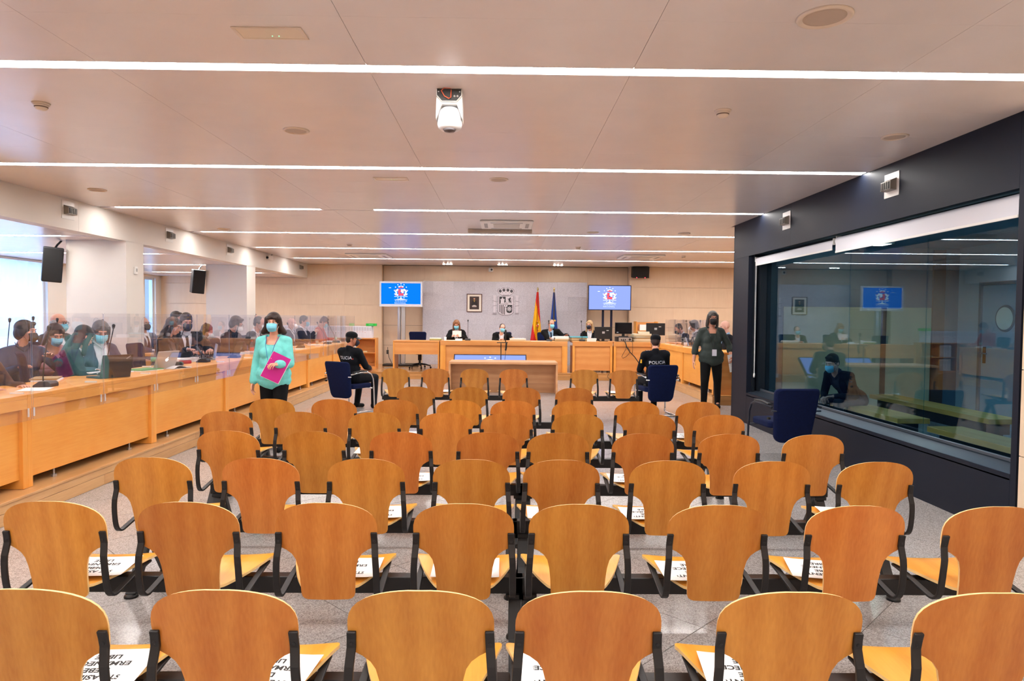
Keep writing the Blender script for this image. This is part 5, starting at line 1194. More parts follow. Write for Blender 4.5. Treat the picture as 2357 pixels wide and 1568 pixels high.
    if vis_legs:
        l = MB(); l.ball(T(0, .005, .0), (.168 + fat * .06, .122 + fat * .07, .12), 16, 10, Rt)
        for s in (-1, 1): leg(l, s, .012)
        lv, lf = remesh(l, max(vox, .014), 3); mesh_obj('trousers', [(lv, lf, 0)], [CL[legc]], root)
        for s in (-1, 1):
            f = MB().ball(AN[s] + Vector((0, .008, -.025)), (.050, .062, .058), 12, 8).cap(AN[s] + Vector((0, 0, -.04)), .043, AN[s] + Vector((0, -.15, -.058)), .034)
            fv, ff = remesh(f, .009, 2); mn = fv[:, 2].min(); fv[:, 2] -= mn if abs(mn) < .03 else 0
            mesh_obj('shoe', [(fv, ff, 0)], [CL[shoec]], root)
    if cap:
        c_ = MB().ball((0, .012, .07), (.088, .102, .062), 20, 10).ball((0, .012, .045), (.089, .104, .036), 20, 8); cv, cf = remesh(c_, .007, 3)
        cv = cv @ np.array(Rh).T + np.array(HCn); co = mesh_obj('cap', [(cv, cf, 0)], [CL['police']], root)
        vm = MB().grid(lambda u, v: (.072 * (2 * u - 1) * (1 - .25 * v), -.06 - v * .085 * math.cos((2 * u - 1) * 1.1) - .02 * math.cos((2 * u - 1) * 1.5), .045 - .02 * v - .018 * (2 * u - 1) ** 2), 13, 6); vm.v = [tuple(HP(v)) for v in vm.v]
        vm.build('visor', BLACK, co, smooth=True, solid=.003)
        pb = MB().tube([HP((.072 * (2 * k / 12 - 1) * .78, -.06 - .083 * math.cos((2 * k / 12 - 1) * 1.1) - .02 * math.cos((2 * k / 12 - 1) * 1.5), .0275 - .018 * (2 * k / 12 - 1) ** 2)) for k in range(13)], .003, 6); pb.build('visor_piping', SILVER, co)
    return root, dict(T=T, Rt=Rt, HP=HP, HA=HA, EL=EL, C=C, SH=SH)
root_jacket = {}
# ------------------------------------------------------------------ standing people
pw, k1 = person('woman in a turquoise blouse walking with a magenta folder', (-2.68, 8.0, 0), R(0), sit=False, sc=.935, elbow_out=.3, fem=True, lean=2, head=(3, 2, 0), hands=((.13, -.30, 1.10), (-.265, -.02, .80)), pose=('hold', 'relax'), palms=((-.3, .2, -1), (1, -.2, 0)), skin='fair', hair='bob', hc='darkbrown', mask='surgical', top='blouse', topc='teal', legc='black', fat=.35, sleeve=.88, vox=.011, knees=((.10, -.10, .50), (-.10, .02, .50)), legs=((.10, -.02, .085), (-.10, .15, .10)), group='people standing')
T_ = k1['T']
MB().tube([T_(.058, .03, .53), T_(.075, -.04, .50), T_(.055, -.145, .40), T_(.02, -.185, .25), T_(.0, -.19, .17)], .006, 6, flat=.35).tube([T_(-.058, .03, .53), T_(-.075, -.04, .50), T_(-.055, -.145, .40), T_(-.02, -.185, .25), T_(.0, -.19, .17)], .006, 6, flat=.35).build('lanyard', mat('lanyard_blue', srgb('1f4fb0'), .6), pw, smooth=True)
MB().tube([(-.265 + .034 * math.cos(2 * math.pi * k / 14), -.01 + .034 * math.sin(2 * math.pi * k / 14), .845) for k in range(15)], .004, 6).build('bracelet', mat('gilt', srgb('d9c27a')), pw)
t = thing('folder', 'magenta folder with white sheets held by the woman in turquoise', 'folder', (-2.585, 7.765, .99)); t.rotation_euler = (R(90), R(27), R(20))
MB().bx(-.105, .105, -.155, .155, .0, .004).build('cover', mat('magenta_card', srgb('c8148c'), .5), t); MB().bx(-.108, .112, -.160, .152, -.006, -.001).build('sheets', PAPER, t)
for y in (-.04, .04): MB().lathe([(0, .0), (.004, 0), (.004, .0006), (0, .0006)], 8, (-.092, y + .03, .004)).build('punch_hole', PAPER, t)
p2, k2 = person('grey-haired woman in a dark sweater and black mask standing by the dark wall', (3.62, 11.85, 0), R(-8), sit=False, sc=1.0, fem=True, lean=2, head=(6, 3, 2), hands=((.31, -.16, .93), (-.33, -.06, .76)), pose=('hold', 'relax'), palms=((-1, 0, -.2), (1, 0, 0)), skin='fair', hair='neckbob', hc='saltpepper', mask='black', top='blouse', topc='green', legc='black', fat=.45, sleeve=.42, glasses=True, vox=.012, knees=((.13, .10, .50), (-.12, -.12, .50)), legs=((.17, .30, .10), (-.12, -.05, .085)), group='people standing')
T_ = k2['T']
MB().tube([T_(.05, .03, .53), T_(.07, -.05, .49), T_(.045, -.16, .36), T_(.0, -.20, .14)], .004, 6).tube([T_(-.05, .03, .53), T_(-.07, -.05, .49), T_(-.045, -.16, .36), T_(.0, -.20, .14)], .004, 6).build('lanyard', BLACK, p2)
MB().box(T_(.02, -.205, .085), (.075, .006, .11)).build('badge', mat('badge_white', srgb('d8d4e0'), .4), p2)
MB().tube([k2['EL'][1] + (k2['HA'][1] - k2['EL'][1]) * .9 + Vector((.036 * math.cos(a), .036 * math.sin(a), .0)) for a in [2 * math.pi * q_ / 12 for q_ in range(13)]], .007, 6).build('watch', BLACK, p2)
t = thing('paper_sheets', 'white printed sheets held by the woman in the dark sweater', 'papers', (3.955, 11.63, .84)); t.rotation_euler = (R(90), R(-10), R(6)); MB().bx(-.105, .105, -.15, .15, 0, .004).build('sheets', PAPER, t)
for k in range(9): MB().bx(-.075, .06 - .012 * (k % 3), .10 - k * .02, .103 - k * .02, .004, .0045).build('print_line', mat('grey_print', srgb('8a8a90'), .7), t)

# ------------------------------------------------------------------ police officers
def police_text(root, k, lines, up=.38):
    jv, jf, T, Rt = root_jacket[root.name]; bvh = BVHTree.FromPolygons([Vector(v) for v in jv], jf)
    for body, x0, m in lines:
        me = text_mesh(body, .072, m, 0.0, 'CENTER', 1.06)
        bm = bmesh.new(); bm.from_mesh(me); bmesh.ops.triangulate(bm, faces=bm.faces); bmesh.ops.subdivide_edges(bm, edges=bm.edges, cuts=1); 
        for v in bm.verts:
            o_ = T(-(v.co.x + x0), .7, up + v.co.y); h = bvh.ray_cast(o_, Rt @ Vector((0, -1, 0)))
            v.co = (h[0] + h[1] * .003) if h[0] else T(-(v.co.x + x0), .15, up + v.co.y)
        bm.to_mesh(me); bm.free(); me.name = 'back_lettering'; inst('back_lettering', me, root)
PTXT = mat('reflective_white', srgb('e6e8ee'), .4); PRED = mat('police_flag_red', srgb('c8321e'), .5); PYEL = mat('police_flag_yellow', srgb('e8b020'), .5)
visitor_chair('blue armchair with the officer whose face shows in profile', (-2.52, 11.35, 0), R(180 - 28))
po, ko = person('seated police officer in cap, face in profile, POLICIA across his back', (-2.52, 11.33, 0), R(180 - 28), lean=-4, head=(-48, 6, 0), hands=((.12, -.32, .70), (-.12, -.32, .72)), pose=('fist', 'fist'), skin='tan', hair='short', hc='black', mask='navy', top='police', topc='police', legc='police', cap=True, sc=.98, knees=((.17, -.43, .55), (-.15, -.43, .55)), legs=((.20, -.38, .09), (-.14, -.42, .09)), group='police officers')
police_text(po, ko, [('POLICIA', -.03, PTXT)], .365); MB().box(ko['T'](-.16, .135, .355), (.028, .004, .016)).build('flag_patch', PRED, po)
for s in (-1, 1): MB().box(ko['T'](s * .13, .02, .527), (.09, .05, .012), ko['Rt']).build('shoulder_strap', CL['navy'], po); MB().box(ko['T'](s * .15, .02, .535), (.02, .03, .006), ko['Rt']).build('rank_mark', PYEL, po)
visitor_chair('blue armchair with the officer seen from behind near the corner desk', (2.50, 11.2, 0), R(180 + 8))
po, ko = person('seated police officer in cap seen from behind near the corner desk', (2.50, 11.18, 0), R(180 + 8), lean=-2, side=2, head=(-22, 8, 0), hands=((.12, -.32, .70), (-.12, -.32, .72)), pose=('fist', 'fist'), skin='fair', hair='short', hc='darkbrown', mask='black', top='police', topc='police', legc='police', cap=True, sc=.98, group='police officers')
police_text(po, ko, [('POLICIA', 0.0, PTXT)], .335)
for s in (-1, 1): MB().box(ko['T'](s * .13, .02, .527), (.09, .05, .012), ko['Rt']).build('shoulder_strap', CL['navy'], po)
for q_ in (.11, .15): MB().box(ko['T'](q_, .02, .535), (.018, .018, .006), ko['Rt']).build('rank_star', mat('rank_silver', srgb('c8ccd4'), .4), po)
MB().box(ko['SH'][1] + Vector((.062, .0, -.10)), (.012, .05, .06)).build('arm_badge', PYEL, po)
visitor_chair('empty blue armchair against the dark glazed wall', (3.13, 7.62, 0), R(180 + 4), mat('dark_tube', srgb('1c2230'), .35, .3))

# ------------------------------------------------------------------ the bench
JZ = PZ
def judge(label, x, y, **k): return person(label, (x, y, JZ), 0, top='robe', topc='robe', vis_legs=False, vox=.018, group='people at the judges bench', **k)
judge('long-haired judge in a black robe reading a sheet', -1.28, 18.62, sc=1.0, fem=True, lean=12, head=(0, 22, 0), hands=((.12, -.38, .87), (-.12, -.38, .87)), pose=('hold', 'hold'), palms=((-1, 0, 0), (1, 0, 0)), hair='long', hc='lightbrown', mask='surgical')
judge('presiding judge sitting low behind the boom microphone', -.06, 18.5, sc=.94, lean=22, head=(12, 4, 6), hands=((.30, -.42, .845), (-.05, -.44, .845)), hair='balding', hc='darkbrown', mask='surgical', skin='pale')
judge('judge in a robe and tie leaning over papers below the flags', 1.30, 18.58, sc=1.02, lean=14, side=-4, head=(20, 4, 4), hands=((.36, -.36, .90), (.12, -.44, .86)), pose=('flat', 'flat'), hair='balding', hc='grey', mask='surgical', tie='navy', shirtc='lightblue')
person('blonde woman in a black jacket and navy mask at the side desk', (2.36, 18.62, JZ), R(-14), fem=True, lean=8, head=(-12, 4, 0), hands=((.10, -.36, .84), (-.16, -.36, .86)), hair='long', hc='blonde', mask='navy', top='suit', topc='black', vis_legs=False, vox=.018, group='people at the judges bench')
task_chair('empty blue office chair at the low table', (-2.28, 18.55, JZ), R(175), 'blue office chairs on the dais'); task_chair('blue office chair under the long-haired judge', (-1.28, 18.66, JZ), 0, 'blue office chairs on the dais')
task_chair('blue office chair behind the presiding judge', (-.02, 18.62, JZ), 0, 'blue office chairs on the dais'); task_chair('blue office chair under the judge below the flags', (1.16, 18.66, JZ), 0, 'blue office chairs on the dais'); task_chair('blue office chair under the blonde woman', (2.36, 18.66, JZ), 0, 'blue office chairs on the dais')

# ------------------------------------------------------------------ lawyers along the window side (facing the room)
G1 = 'lawyers at the window-side counter'; G2 = 'people in the row behind the window-side counter'
def lawyer(label, x, y, rz=90, chair=True, g=G1, **k):
    d = dict(vis_legs=False, vox=.017, hands=((.16, -.42, .755), (-.16, -.42, .755)), group=g); d.update(k)
    r_ = person(label, (x, y, PZ), R(rz), **d)
    if chair: task_chair('blue chair of ' + label, (x - .04 * math.sin(R(rz)), y + .04 * math.cos(R(rz)), PZ), R(rz), 'blue office chairs at the window side')
    return r_
lawyer('short-haired woman with black mask turned sideways', -5.25, 7.5, 45, fem=True, lean=4, head=(48, 4, 0), hair='volume', hc='black', mask='black', top='suit', topc='blue', shirtc='blue', hands=((.2, -.38, .95), (-.1, -.40, .85)), sc=.98)
lawyer('woman in a rose blouse bowing her head', -5.35, 8.02, 60, fem=True, lean=16, head=(0, 26, 0), hair='neckbob', hc='brown', mask='surgical', top='sweater', topc='rose', sc=.98)
lawyer('dark-haired woman seen from behind with a dark coat', -4.74, 7.30, 128, fem=True, lean=20, head=(30, 26, 0), hair='long', hc='black', mask=None, top='suit', topc='navy', sc=.98)
lawyer('grey-haired woman in grey jacket and white blouse reading', -4.84, 8.10, 62, fem=True, lean=12, head=(-16, 24, 0), hair='neckbob', hc='grey', mask='surgical', top='openjacket', topc='bluegrey', shirtc='white', hands=((.12, -.44, .76), (-.22, -.42, .76)), pose=('flat', 'hold'))
lawyer('brown-sleeved person at the very edge beside the nearest divider', -4.70, 5.98, 80, fem=True, lean=14, head=(0, 20, 0), hair='long', hc='brown', mask='black', top='sweater', topc='brown')
lawyer('grey-haired man with glasses in the row behind, nearest the camera', -6.28, 9.6, 80, g=G2, lean=4, head=(10, 6, 0), hair='fringe', hc='white', mask='surgical', glasses=True, top='suit', topc='charcoal', sc=1.04)
lawyer('man with glasses and large black mask before the pillar', -6.28, 12.0, 70, g=G2, lean=-2, head=(0, -4, 0), hair='balding', hc='brown', mask='black', glasses=True, top='suit', topc='bluegrey', tie='maroon')
lawyer('young man in a blue suit and white mask in the row behind', -6.28, 13.03, 90, g=G2, lean=4, head=(0, 4, 0), hair='swept', hc='darkbrown', mask='ffp2', top='suit', topc='blue', sc=1.08)
lawyer('brown-haired woman looking at a phone', -4.80, 9.55, 96, fem=True, lean=14, head=(0, 18, 0), hair='long', hc='darkbrown', mask=None, top='openjacket', topc='black', shirtc='brown', hands=((.10, -.46, .84), (-.10, -.46, .84)), pose=('hold', 'hold'), sc=1.03)
lawyer('man in a dark suit and tie with a black mask', -4.85, 10.42, 42, lean=4, head=(0, 14, 0), hair='swept', hc='darkbrown', mask='black', top='suit', topc='suit', tie='black', hands=((.22, -.40, .82), (-.10, -.46, .84)), sc=1.06, pose=('hold', 'hold'))
lawyer('brown-haired person bent low beside the man with the tie', -5.1, 11.35, 80, fem=True, lean=16, head=(10, 20, 0), hair='neckbob', hc='brown', mask='ffp2', top='sweater', topc='brown', sc=.95)
lawyer('woman with white mask and glasses writing at the counter', -4.80, 11.82, 74, fem=True, lean=16, head=(0, 22, 0), hair='volume', hc='darkbrown', mask='ffp2', glasses=True, top='openjacket', topc='brown', shirtc='black', hands=((.10, -.46, .74), (-.14, -.46, .74)), sc=1.05)
lawyer('balding man in a black robe leaning over papers', -4.84, 12.75, 92, lean=24, head=(0, 14, 0), hair='balding', hc='black', mask='ffp2', top='suit', topc='black', sc=1.06)
lawyer('man with white collar beyond the standing woman', -4.85, 13.75, 86, lean=10, head=(0, 16, 0), hair='short', hc='black', mask='ffp2', top='suit', topc='suit', sc=1.04)
lawyer('man with dark hair in the row behind, beyond the second pillar', -6.28, 17.0, 90, g=G2, lean=4, head=(0, 8, 0), hair='short', hc='darkbrown', mask='ffp2', top='suit', topc='charcoal', sc=1.08)
lawyer('bald man with white mask beyond the standing woman', -4.9, 15.55, 88, lean=6, head=(0, 6, 0), hair=None, hc='grey', mask='ffp2', top='suit', topc='navy', skin='pale', sc=1.0)
lawyer('grey-haired man in a suit leaning forward with joined hands', -4.82, 16.15, 88, lean=8, head=(0, 6, 0), hair='swept', hc='saltpepper', mask='surgical', top='suit', topc='suit', hands=((.05, -.36, .98), (-.05, -.36, .98)), pose=('fist', 'fist'), sc=1.04)
lawyer('man in a red sweater reading at the far end', -4.84, 17.6, 92, lean=14, head=(0, 30, 0), hair='swept', hc='brown', mask='surgical', top='sweater', topc='red', sc=1.05)
# ------------------------------------------------------------------ people behind the opposite counter
G3 = 'people at the opposite counter'
def lawyer_r(label, x, y, rz, **k):
    d = dict(vis_legs=False, vox=.017, hands=((.16, -.42, .80), (-.16, -.42, .80)), group=G3); d.update(k); person(label, (x, y, PZ), R(rz), **d)
    task_chair('blue chair of ' + label, (x, y, PZ), R(rz), 'blue office chairs at the opposite counter')
lawyer_r('dark-haired person bent over the opposite counter', 4.60, 16.9, -78, lean=22, head=(-6, 30, 0), hair='short', hc='black', mask='black', top='suit', topc='navy')
lawyer_r('curly dark-haired woman with white mask at the opposite counter', 4.64, 16.1, -100, fem=True, lean=10, head=(-20, 14, 0), hair='volume', hc='black', mask='ffp2', top='suit', topc='black', sc=1.03)
lawyer_r('bald man half hidden by the edge of the dark wall', 4.62, 13.95, -92, lean=6, head=(0, 6, 0), hair=None, hc='grey', mask='black', top='suit', topc='suit', shirtc='lightblue', skin='pale', sc=1.02)
# ------------------------------------------------------------------ inside the dock
person('person in dark clothes leaning forward on the dock bench', (4.76, 9.15, 0), R(-72), seat=.45, lean=42, head=(10, 18, 0), hands=((.10, -.46, .60), (-.10, -.46, .56)), hair='swept', hc='black', mask='surgical', top='suit', topc='black', shirtc='charcoal', legc='charcoal', vox=.017, group='people in the dock', sc=.96)
person('person in pale jeans at the camera end of the dock', (5.83, 6.05, 0), R(-95), seat=.45, lean=20, head=(0, 6, 0), hands=((.12, -.44, .62), (-.12, -.44, .62)), hair='short', hc='black', mask='surgical', top='sweater', topc='bluegrey', legc='jeans', vox=.018, group='people in the dock')
bpy.data.scenes.remove(_tmp)
# ================================================================== THINGS ON THE DESKS
MICB = mat('mic_dark_grey', srgb('222226'), .5)
def mic(label, x, y, z, rz, tip=(0.0, -.06, .50), low=False):
    """conference microphone; speaker side is local -Y, so the neck bows that way"""
    t = thing('microphone', label, 'microphone', (x, y, z + .0005), rz, 'gooseneck microphones on the desks')
    MB().prism([(-.075, 0), (.075, 0), (.075, .012), (.02, .05), (-.055, .05), (-.075, .03)], -.07, .07, 'X').build('base', MICB, t, bevel=.005)
    MB().lathe([(0, 0), (.008, 0), (.007, .003), (0, .003)], 10, (.03, .0, .0505)).build('button', GREYP, t)
    tx, ty, tz = tip; p = [(0, .02, .05), (0, .02, .09), (tx * .1, .02 + ty * .2, .2), (tx * .45, .02 + ty * .5, tz * .62), (tx * .9, .02 + ty, tz - .03), (tx, .02 + ty * 1.05, tz)]
    MB().tube(p, [.006, .006, .005, .005, .005, .005], 8).build('gooseneck', BLACK, t, smooth=True)
    d = (Vector(p[-1]) - Vector(p[-2])).normalized(); MB().cap(Vector(p[-1]), .012, Vector(p[-1]) + d * .028, .0165, 12).build('capsule', BLACK, t, smooth=True)
MS = [(-4.07, 6.10, 95, 'nearest the camera on the window-side counter'), (-4.22, 7.32, 85, 'beside the black laptop'), (-4.16, 8.72, 110, 'between the silver laptop and the red pouch'), (-4.12, 9.40, 95, 'just past the red pouch'), (-4.10, 10.42, 90, 'before the writing woman'), (-4.12, 12.4, 90, 'before the balding man'), (-4.1, 13.8, 90, 'just beyond the standing woman in turquoise'), (-4.1, 15.9, 75, 'before the man in the red sweater'), (-4.1, 16.7, 60, 'at the far end of the window-side counter')]
for k, (x, y, a, l) in enumerate(MS): mic('black gooseneck microphone ' + l, x, y, .93, R(a), (.0, -.05 - .03 * (k % 3), .50) if k < 6 else (.0, .22, .47))
for k, (y, h) in enumerate(((8.05, .55), (8.45, .57), (8.9, .55), (9.9, .53), (12.2, .5))): mic('black gooseneck microphone on the row behind, %s from the camera' % nth[k], -5.80, y, .93, R(90), (.0, -.04, h))
mic('black gooseneck microphone beside the reading judge', -.94, 17.85, .97, 0, (0, .02, .50)); mic('black gooseneck microphone before the judge below the flags', 1.19, 17.85, .97, R(180), (.02, .02, .51)); mic('black gooseneck microphone before the blonde woman', 2.05, 17.85, .975, 0, (-.02, 0, .50))
mic('black gooseneck microphone before the bent person, opposite counter', 4.2, 15.6, .97, R(-90), (0, -.04, .55)); mic('black gooseneck microphone before the curly-haired woman, opposite counter', 4.2, 14.7, .97, R(-90), (0, .02, .55)); mic('black gooseneck microphone at the corner of the opposite counter', 4.3, 16.6, .97, R(-90), (0, -.04, .45))
def laptop(label, x, y, z, rz, m, ang=105, logo=True, w=.32, d=.22, stripe=False):
    """screen side faces local +Y... the lid's back faces -Y (toward the room)"""
    t = thing('laptop', label, 'laptop', (x, y, z + .0005), rz, 'laptops on the desks')
    MB().bx(-w / 2, w / 2, 0, d, .002, .016).build('base', m, t, bevel=.003); MB().bx(-w / 2 + .02, w / 2 - .02, .03, d * .55, .016, .0175).build('keyboard', BLACK, t)
    l = MB().bx(-w / 2, w / 2, -.004, .004, 0, d).build('lid', m, t, bevel=.003); l.location = (0, .004, .014); l.rotation_euler = (R(90 - ang) * -1 if False else R(ang - 90) * 1, 0, 0)
    MB().bx(-w / 2 + .012, w / 2 - .012, .0042, .005, .012, d - .012).build('screen', mat('laptop_screen', srgb('2a3550'), .3, emit=srgb('8fa4c8'), estr=.25), l)
    if logo:
        g = MB().prism([(.019 * math.cos(a) * (1.0 + .12 * math.cos(2 * a)), d * .5 + .021 * math.sin(a) - (.004 if 1.2 < a < 1.95 else 0)) for a in [2 * math.pi * q_ / 20 for q_ in range(20)]], -.0048, -.004, 'Y'); g.prism([(0, d * .5 + .024), (.012, d * .5 + .036), (.013, d * .5 + .026), (.003, d * .5 + .022)], -.0048, -.004, 'Y')
        g.build('logo', mat('logo_white', srgb('f4f6fa'), .3, emit=(1, 1, 1), estr=.6), l)
    if stripe: MB().box((w / 2 - .05, -.0046, d - .03), (.05, .001, .010), Matrix.Rotation(R(-35), 3, 'Y')).build('lid_mark', mat('grey_mark', srgb('8a8a8c'), .5), l)
    return t
LAPS = mat('laptop_aluminium', srgb('b9b4ae'), .35, .4); LAPB = mat('laptop_black', srgb('262524'), .55)
laptop('black laptop with its lid toward the chairs', -3.95, 6.98, .93, R(62), LAPB, 104, False, .32, .23, True)
laptop('silver laptop on the window-side counter, nearest the camera', -4.02, 8.12, .93, R(70), LAPS, 112, True, .31, .22)
laptop('silver laptop before the man with the tie', -4.20, 9.95, .93, R(118), LAPS, 100, True, .31, .22)
laptop('dark laptop before the writing woman', -4.30, 11.0, .93, R(90), LAPB, 110, False); laptop('dark laptop before the balding man', -4.35, 12.05, .93, R(90), LAPB, 110, False)
laptop('silver laptop beside the dark-sweatered woman', 4.02, 13.85, .97, R(-62), LAPS, 105, True, .31, .23); laptop('white laptop open in the corner of the opposite counter', 4.25, 16.85, .97, R(-30), LAPS, 110, False); laptop('small grey laptop midway along the opposite counter', 4.15, 15.3, .97, R(-110), LAPS, 110, False, .26, .2); laptop('pale laptop before the curly-haired woman', 4.25, 14.6, .97, R(-75), LAPS, 105, False, .3, .2)
def papers(label, x, y, z, rz, w, d, h, m=PAPER, n=1, name='paper_stack', cat='papers'):
    t = thing(name, label, cat, (x, y, z + .0006), rz, 'papers and files on the desks')
    for k in range(n):
        a = MB().bx(-w / 2, w / 2, -d / 2, d / 2, h * k / n + .0003, h * (k + 1) / n).build('sheets' if n == 1 else 'bundle', m if not isinstance(m, (list, tuple)) else m[k % len(m)], t); a.rotation_euler = (0, 0, R(random.uniform(-7, 7)) if n > 1 else 0); a.location = (random.uniform(-.01, .01) if n > 1 else 0, 0, 0)
CARD = [mat('file_buff', srgb('c9b48c'), .7), mat('file_cream', srgb('e6dcc2'), .7), mat('file_brown', srgb('a78a5e'), .7), mat('file_grey', srgb('b5ad9a'), .7)]
papers('single white sheet on the counter edge nearest the camera', -4.0, 5.86, .93, R(20), .21, .30, .002); papers('white papers beside the nearest microphone', -4.42, 6.65, .93, R(30), .22, .3, .03, [PAPER, CARD[2]], 2); papers('wide spread of white papers before the grey-haired woman', -4.35, 7.55, .93, R(80), .42, .30, .014, PAPER, 2)
papers('white documents with green edge under the silver laptop', -4.15, 7.92, .93, R(80), .34, .24, .02, [PAPER, mat('green_edge', srgb('58a868'), .6)], 2); papers('white binders lying before the brown-haired woman', -4.42, 9.35, .93, R(88), .45, .30, .06, PAPER, 3); papers('white papers before the balding man', -4.3, 11.6, .93, R(85), .40, .3, .035, PAPER, 3)
papers('white paper on the counter beyond the standing woman', -4.05, 13.2, .93, R(70), .21, .3, .012); papers('white papers before the grey-haired man in a suit', -4.1, 15.0, .93, R(85), .3, .3, .02); papers('open white documents before the man in red', -4.25, 16.9, .93, R(85), .40, .34, .03, PAPER, 2)
t = thing('curled_booklet', 'open white booklet with curled page on the counter edge', 'booklet', (-3.96, 8.28, .9305), R(75)); MB().grid(lambda u, v: ((u - .5) * .3, (v - .5) * .2, .004 + .035 * math.sin(math.pi * min(1, u * 1.3)) * (1 - .3 * v)), 14, 5).build('page', PAPER, t, smooth=True, solid=.002); MB().bx(-.15, .15, -.1, .1, 0, .004).build('cover', PAPER, t)
def bottle(label, x, y, z, capc, labc, h=.22):
    t = thing('water_bottle', label, 'bottle', (x, y, z + .0005), 0, 'water bottles on the desks'); r_ = .032
    MB().lathe([(0, 0), (r_, 0), (r_, h * .62), (r_ * .9, h * .7), (.013, h * .88), (.013, h * .93), (0, h * .93)], 16).build('bottle', glassy('bottle_plastic', (.88, .93, .97), 1.0, .05, .08), t, smooth=True)
    MB().lathe([(0, h * .93), (.015, h * .93), (.015, h), (0, h)], 12).build('bottle_cap', mat('cap_' + capc, srgb(capc), .5), t); MB().lathe([(r_ + .0006, h * .28), (r_ + .0008, h * .28), (r_ + .0008, h * .52), (r_ + .0006, h * .52)], 16).build('bottle_label', mat('label_' + labc, srgb(labc), .5), t, smooth=True)
bottle('water bottle with green label behind the silver laptop', -4.40, 8.62, .93, 'e8e8ea', '58b890', .21); bottle('water bottle with red cap and red label', -4.10, 11.15, .93, 'd02828', 'd84848', .24); bottle('water bottle with green cap at the far end of the counter', -4.2, 17.1, .93, '1f8a50', 'b8d8b8', .24)
def cup(label, x, y, z, c='f0eeea'):
    t = thing('paper_cup', label, 'cup', (x, y, z + .0005), 0, 'cups on the desks'); MB().lathe([(0, 0), (.027, 0), (.036, .09), (.033, .09), (.026, .006), (0, .006)], 16).build('cup', mat('cup_' + c, srgb(c), .5), t, smooth=True); MB().lathe([(.034, .088), (.038, .09), (.034, .093), (.033, .09)], 16).build('rim', mat('cup_' + c, srgb(c)), t, smooth=True)
cup('white cup at the end of the judges bench', -1.52, 17.75, .97); cup('pale cup before the presiding judge', .24, 17.72, .97, 'e2b090'); cup('white cup on the opposite counter', 4.02, 15.05, .97); cup('cup before the grey-haired man in a suit', -4.2, 15.4, .93, 'c8b8a0')
t = thing('pencil_pouch', 'red pouch lying on the window-side counter', 'pouch', (-4.22, 9.08, .9305), R(60)); MB().prism(rrect(.17, .07, .03, 5), 0, .045).build('pouch', mat('red_cloth', srgb('b8281e'), .7), t, bevel=.012, seg=3); MB().bx(-.07, .07, -.004, .004, .045, .048).build('zip', BLACK, t)
t = thing('phone', 'grey phone held by the brown-haired woman', 'phone', (-4.235, 9.545, 1.075)); t.rotation_euler = (R(55), 0, R(96)); MB().bx(-.038, .038, -.078, .078, 0, .009).build('body', mat('phone_grey', srgb('3a3c44'), .3), t, bevel=.004); MB().bx(-.034, .034, -.072, .072, .009, .0095).build('screen', mat('phone_screen', srgb('20242c'), .1), t)
t = thing('pen', 'blue pen in the writing woman hand', 'pen', (-4.315, 11.53, 1.0)); t.rotation_euler = (R(30), R(20), 0); MB().tube([(0, 0, -.05), (0, 0, .09)], .004, 6).build('barrel', mat('pen_blue', srgb('2a52a8'), .4), t); MB().tube([(0, 0, -.06), (0, 0, -.05)], [.001, .004], 6).build('tip', SILVER, t)
t = thing('handbag', 'black bag with handles on the row behind, beside the empty chair', 'bag', (-5.78, 9.55, .9305), R(100)); bv = remesh_bag = MB().ball((0, 0, .14), (.2, .1, .15), 18, 12).ball((.0, 0, .09), (.21, .12, .09), 18, 10); bv.build('bag_body', mat('black_leather', srgb('17181c'), .4), t, smooth=True); MB().tube([(-.09, 0, .26), (-.07, 0, .36), (0, 0, .39), (.07, 0, .36), (.09, 0, .26)], .009, 8).build('handle', BLACK, t, smooth=True)
task_chair('empty blue office chair between the grey-haired and brown-haired women', (-4.95, 8.85, PZ), R(78), 'blue office chairs at the window side')
# coat over a chair at the near end
task_chair('blue office chair with a navy coat thrown over it', (-4.78, 6.42, PZ), R(110), 'blue office chairs at the window side')
t = thing('coat', 'dark navy coat thrown over the chair nearest the camera', 'coat', (-4.90, 6.35, 0), R(110))
MB().grid(lambda u, v: ((u - .5) * (.56 + .06 * math.sin(v * 5)), .30 + .12 * math.cos(v * math.pi) * (1 if v > 0 else 1) + .012 * math.sin(u * 22 + v * 6), PZ + .62 + .42 * math.sin(v * math.pi) + .02 * math.sin(u * 9)), 25, 17).build('cloth', CL['navy'], t, smooth=True, solid=.012)
MB().grid(lambda u, v: (-.30 + .08 * u, .24 + .1 * v, PZ + .98 - .35 * u - .05 * v), 6, 5).build('sleeve', CL['navy'], t, smooth=True, solid=.04)
# judges' bench papers
papers('file bundle at the end of the low table', -1.79, 17.95, .96, R(5), .30, .24, .07, [CARD[2], mat('file_green', srgb('b8c46a'), .7), PAPER], 3); papers('single pale sheet lying on the judges bench', -1.4, 17.72, .97, 0, .3, .21, .003); t = thing('name_card', 'small white name card before the reading judge', 'card', (-1.16, 17.62, .9705)); MB().prism([(-.03, 0), (.03, 0), (0, .055)], -.09, .09, 'X').build('card', PAPER, t)
papers('buff file bundle beside the presiding judge', .36, 17.8, .97, R(8), .38, .26, .07, [CARD[0], CARD[1], PAPER], 3); papers('thick file under the hands of the judge below the flags', 1.52, 17.85, .97, R(-6), .36, .28, .13, [CARD[2], CARD[0], PAPER, PAPER], 4); papers('blue-topped file stack on the side desk', 1.98, 18.05, .975, R(4), .46, .28, .12, [CARD[2], CARD[0], CARD[2], mat('file_blue', srgb('58b4c8'), .6)], 4)
papers('white sheets before the blonde woman', 2.3, 17.78, .975, R(-5), .24, .2, .08, PAPER, 2); papers('single sheet before the judge below the flags', .95, 17.7, .97, 0, .5, .2, .003)
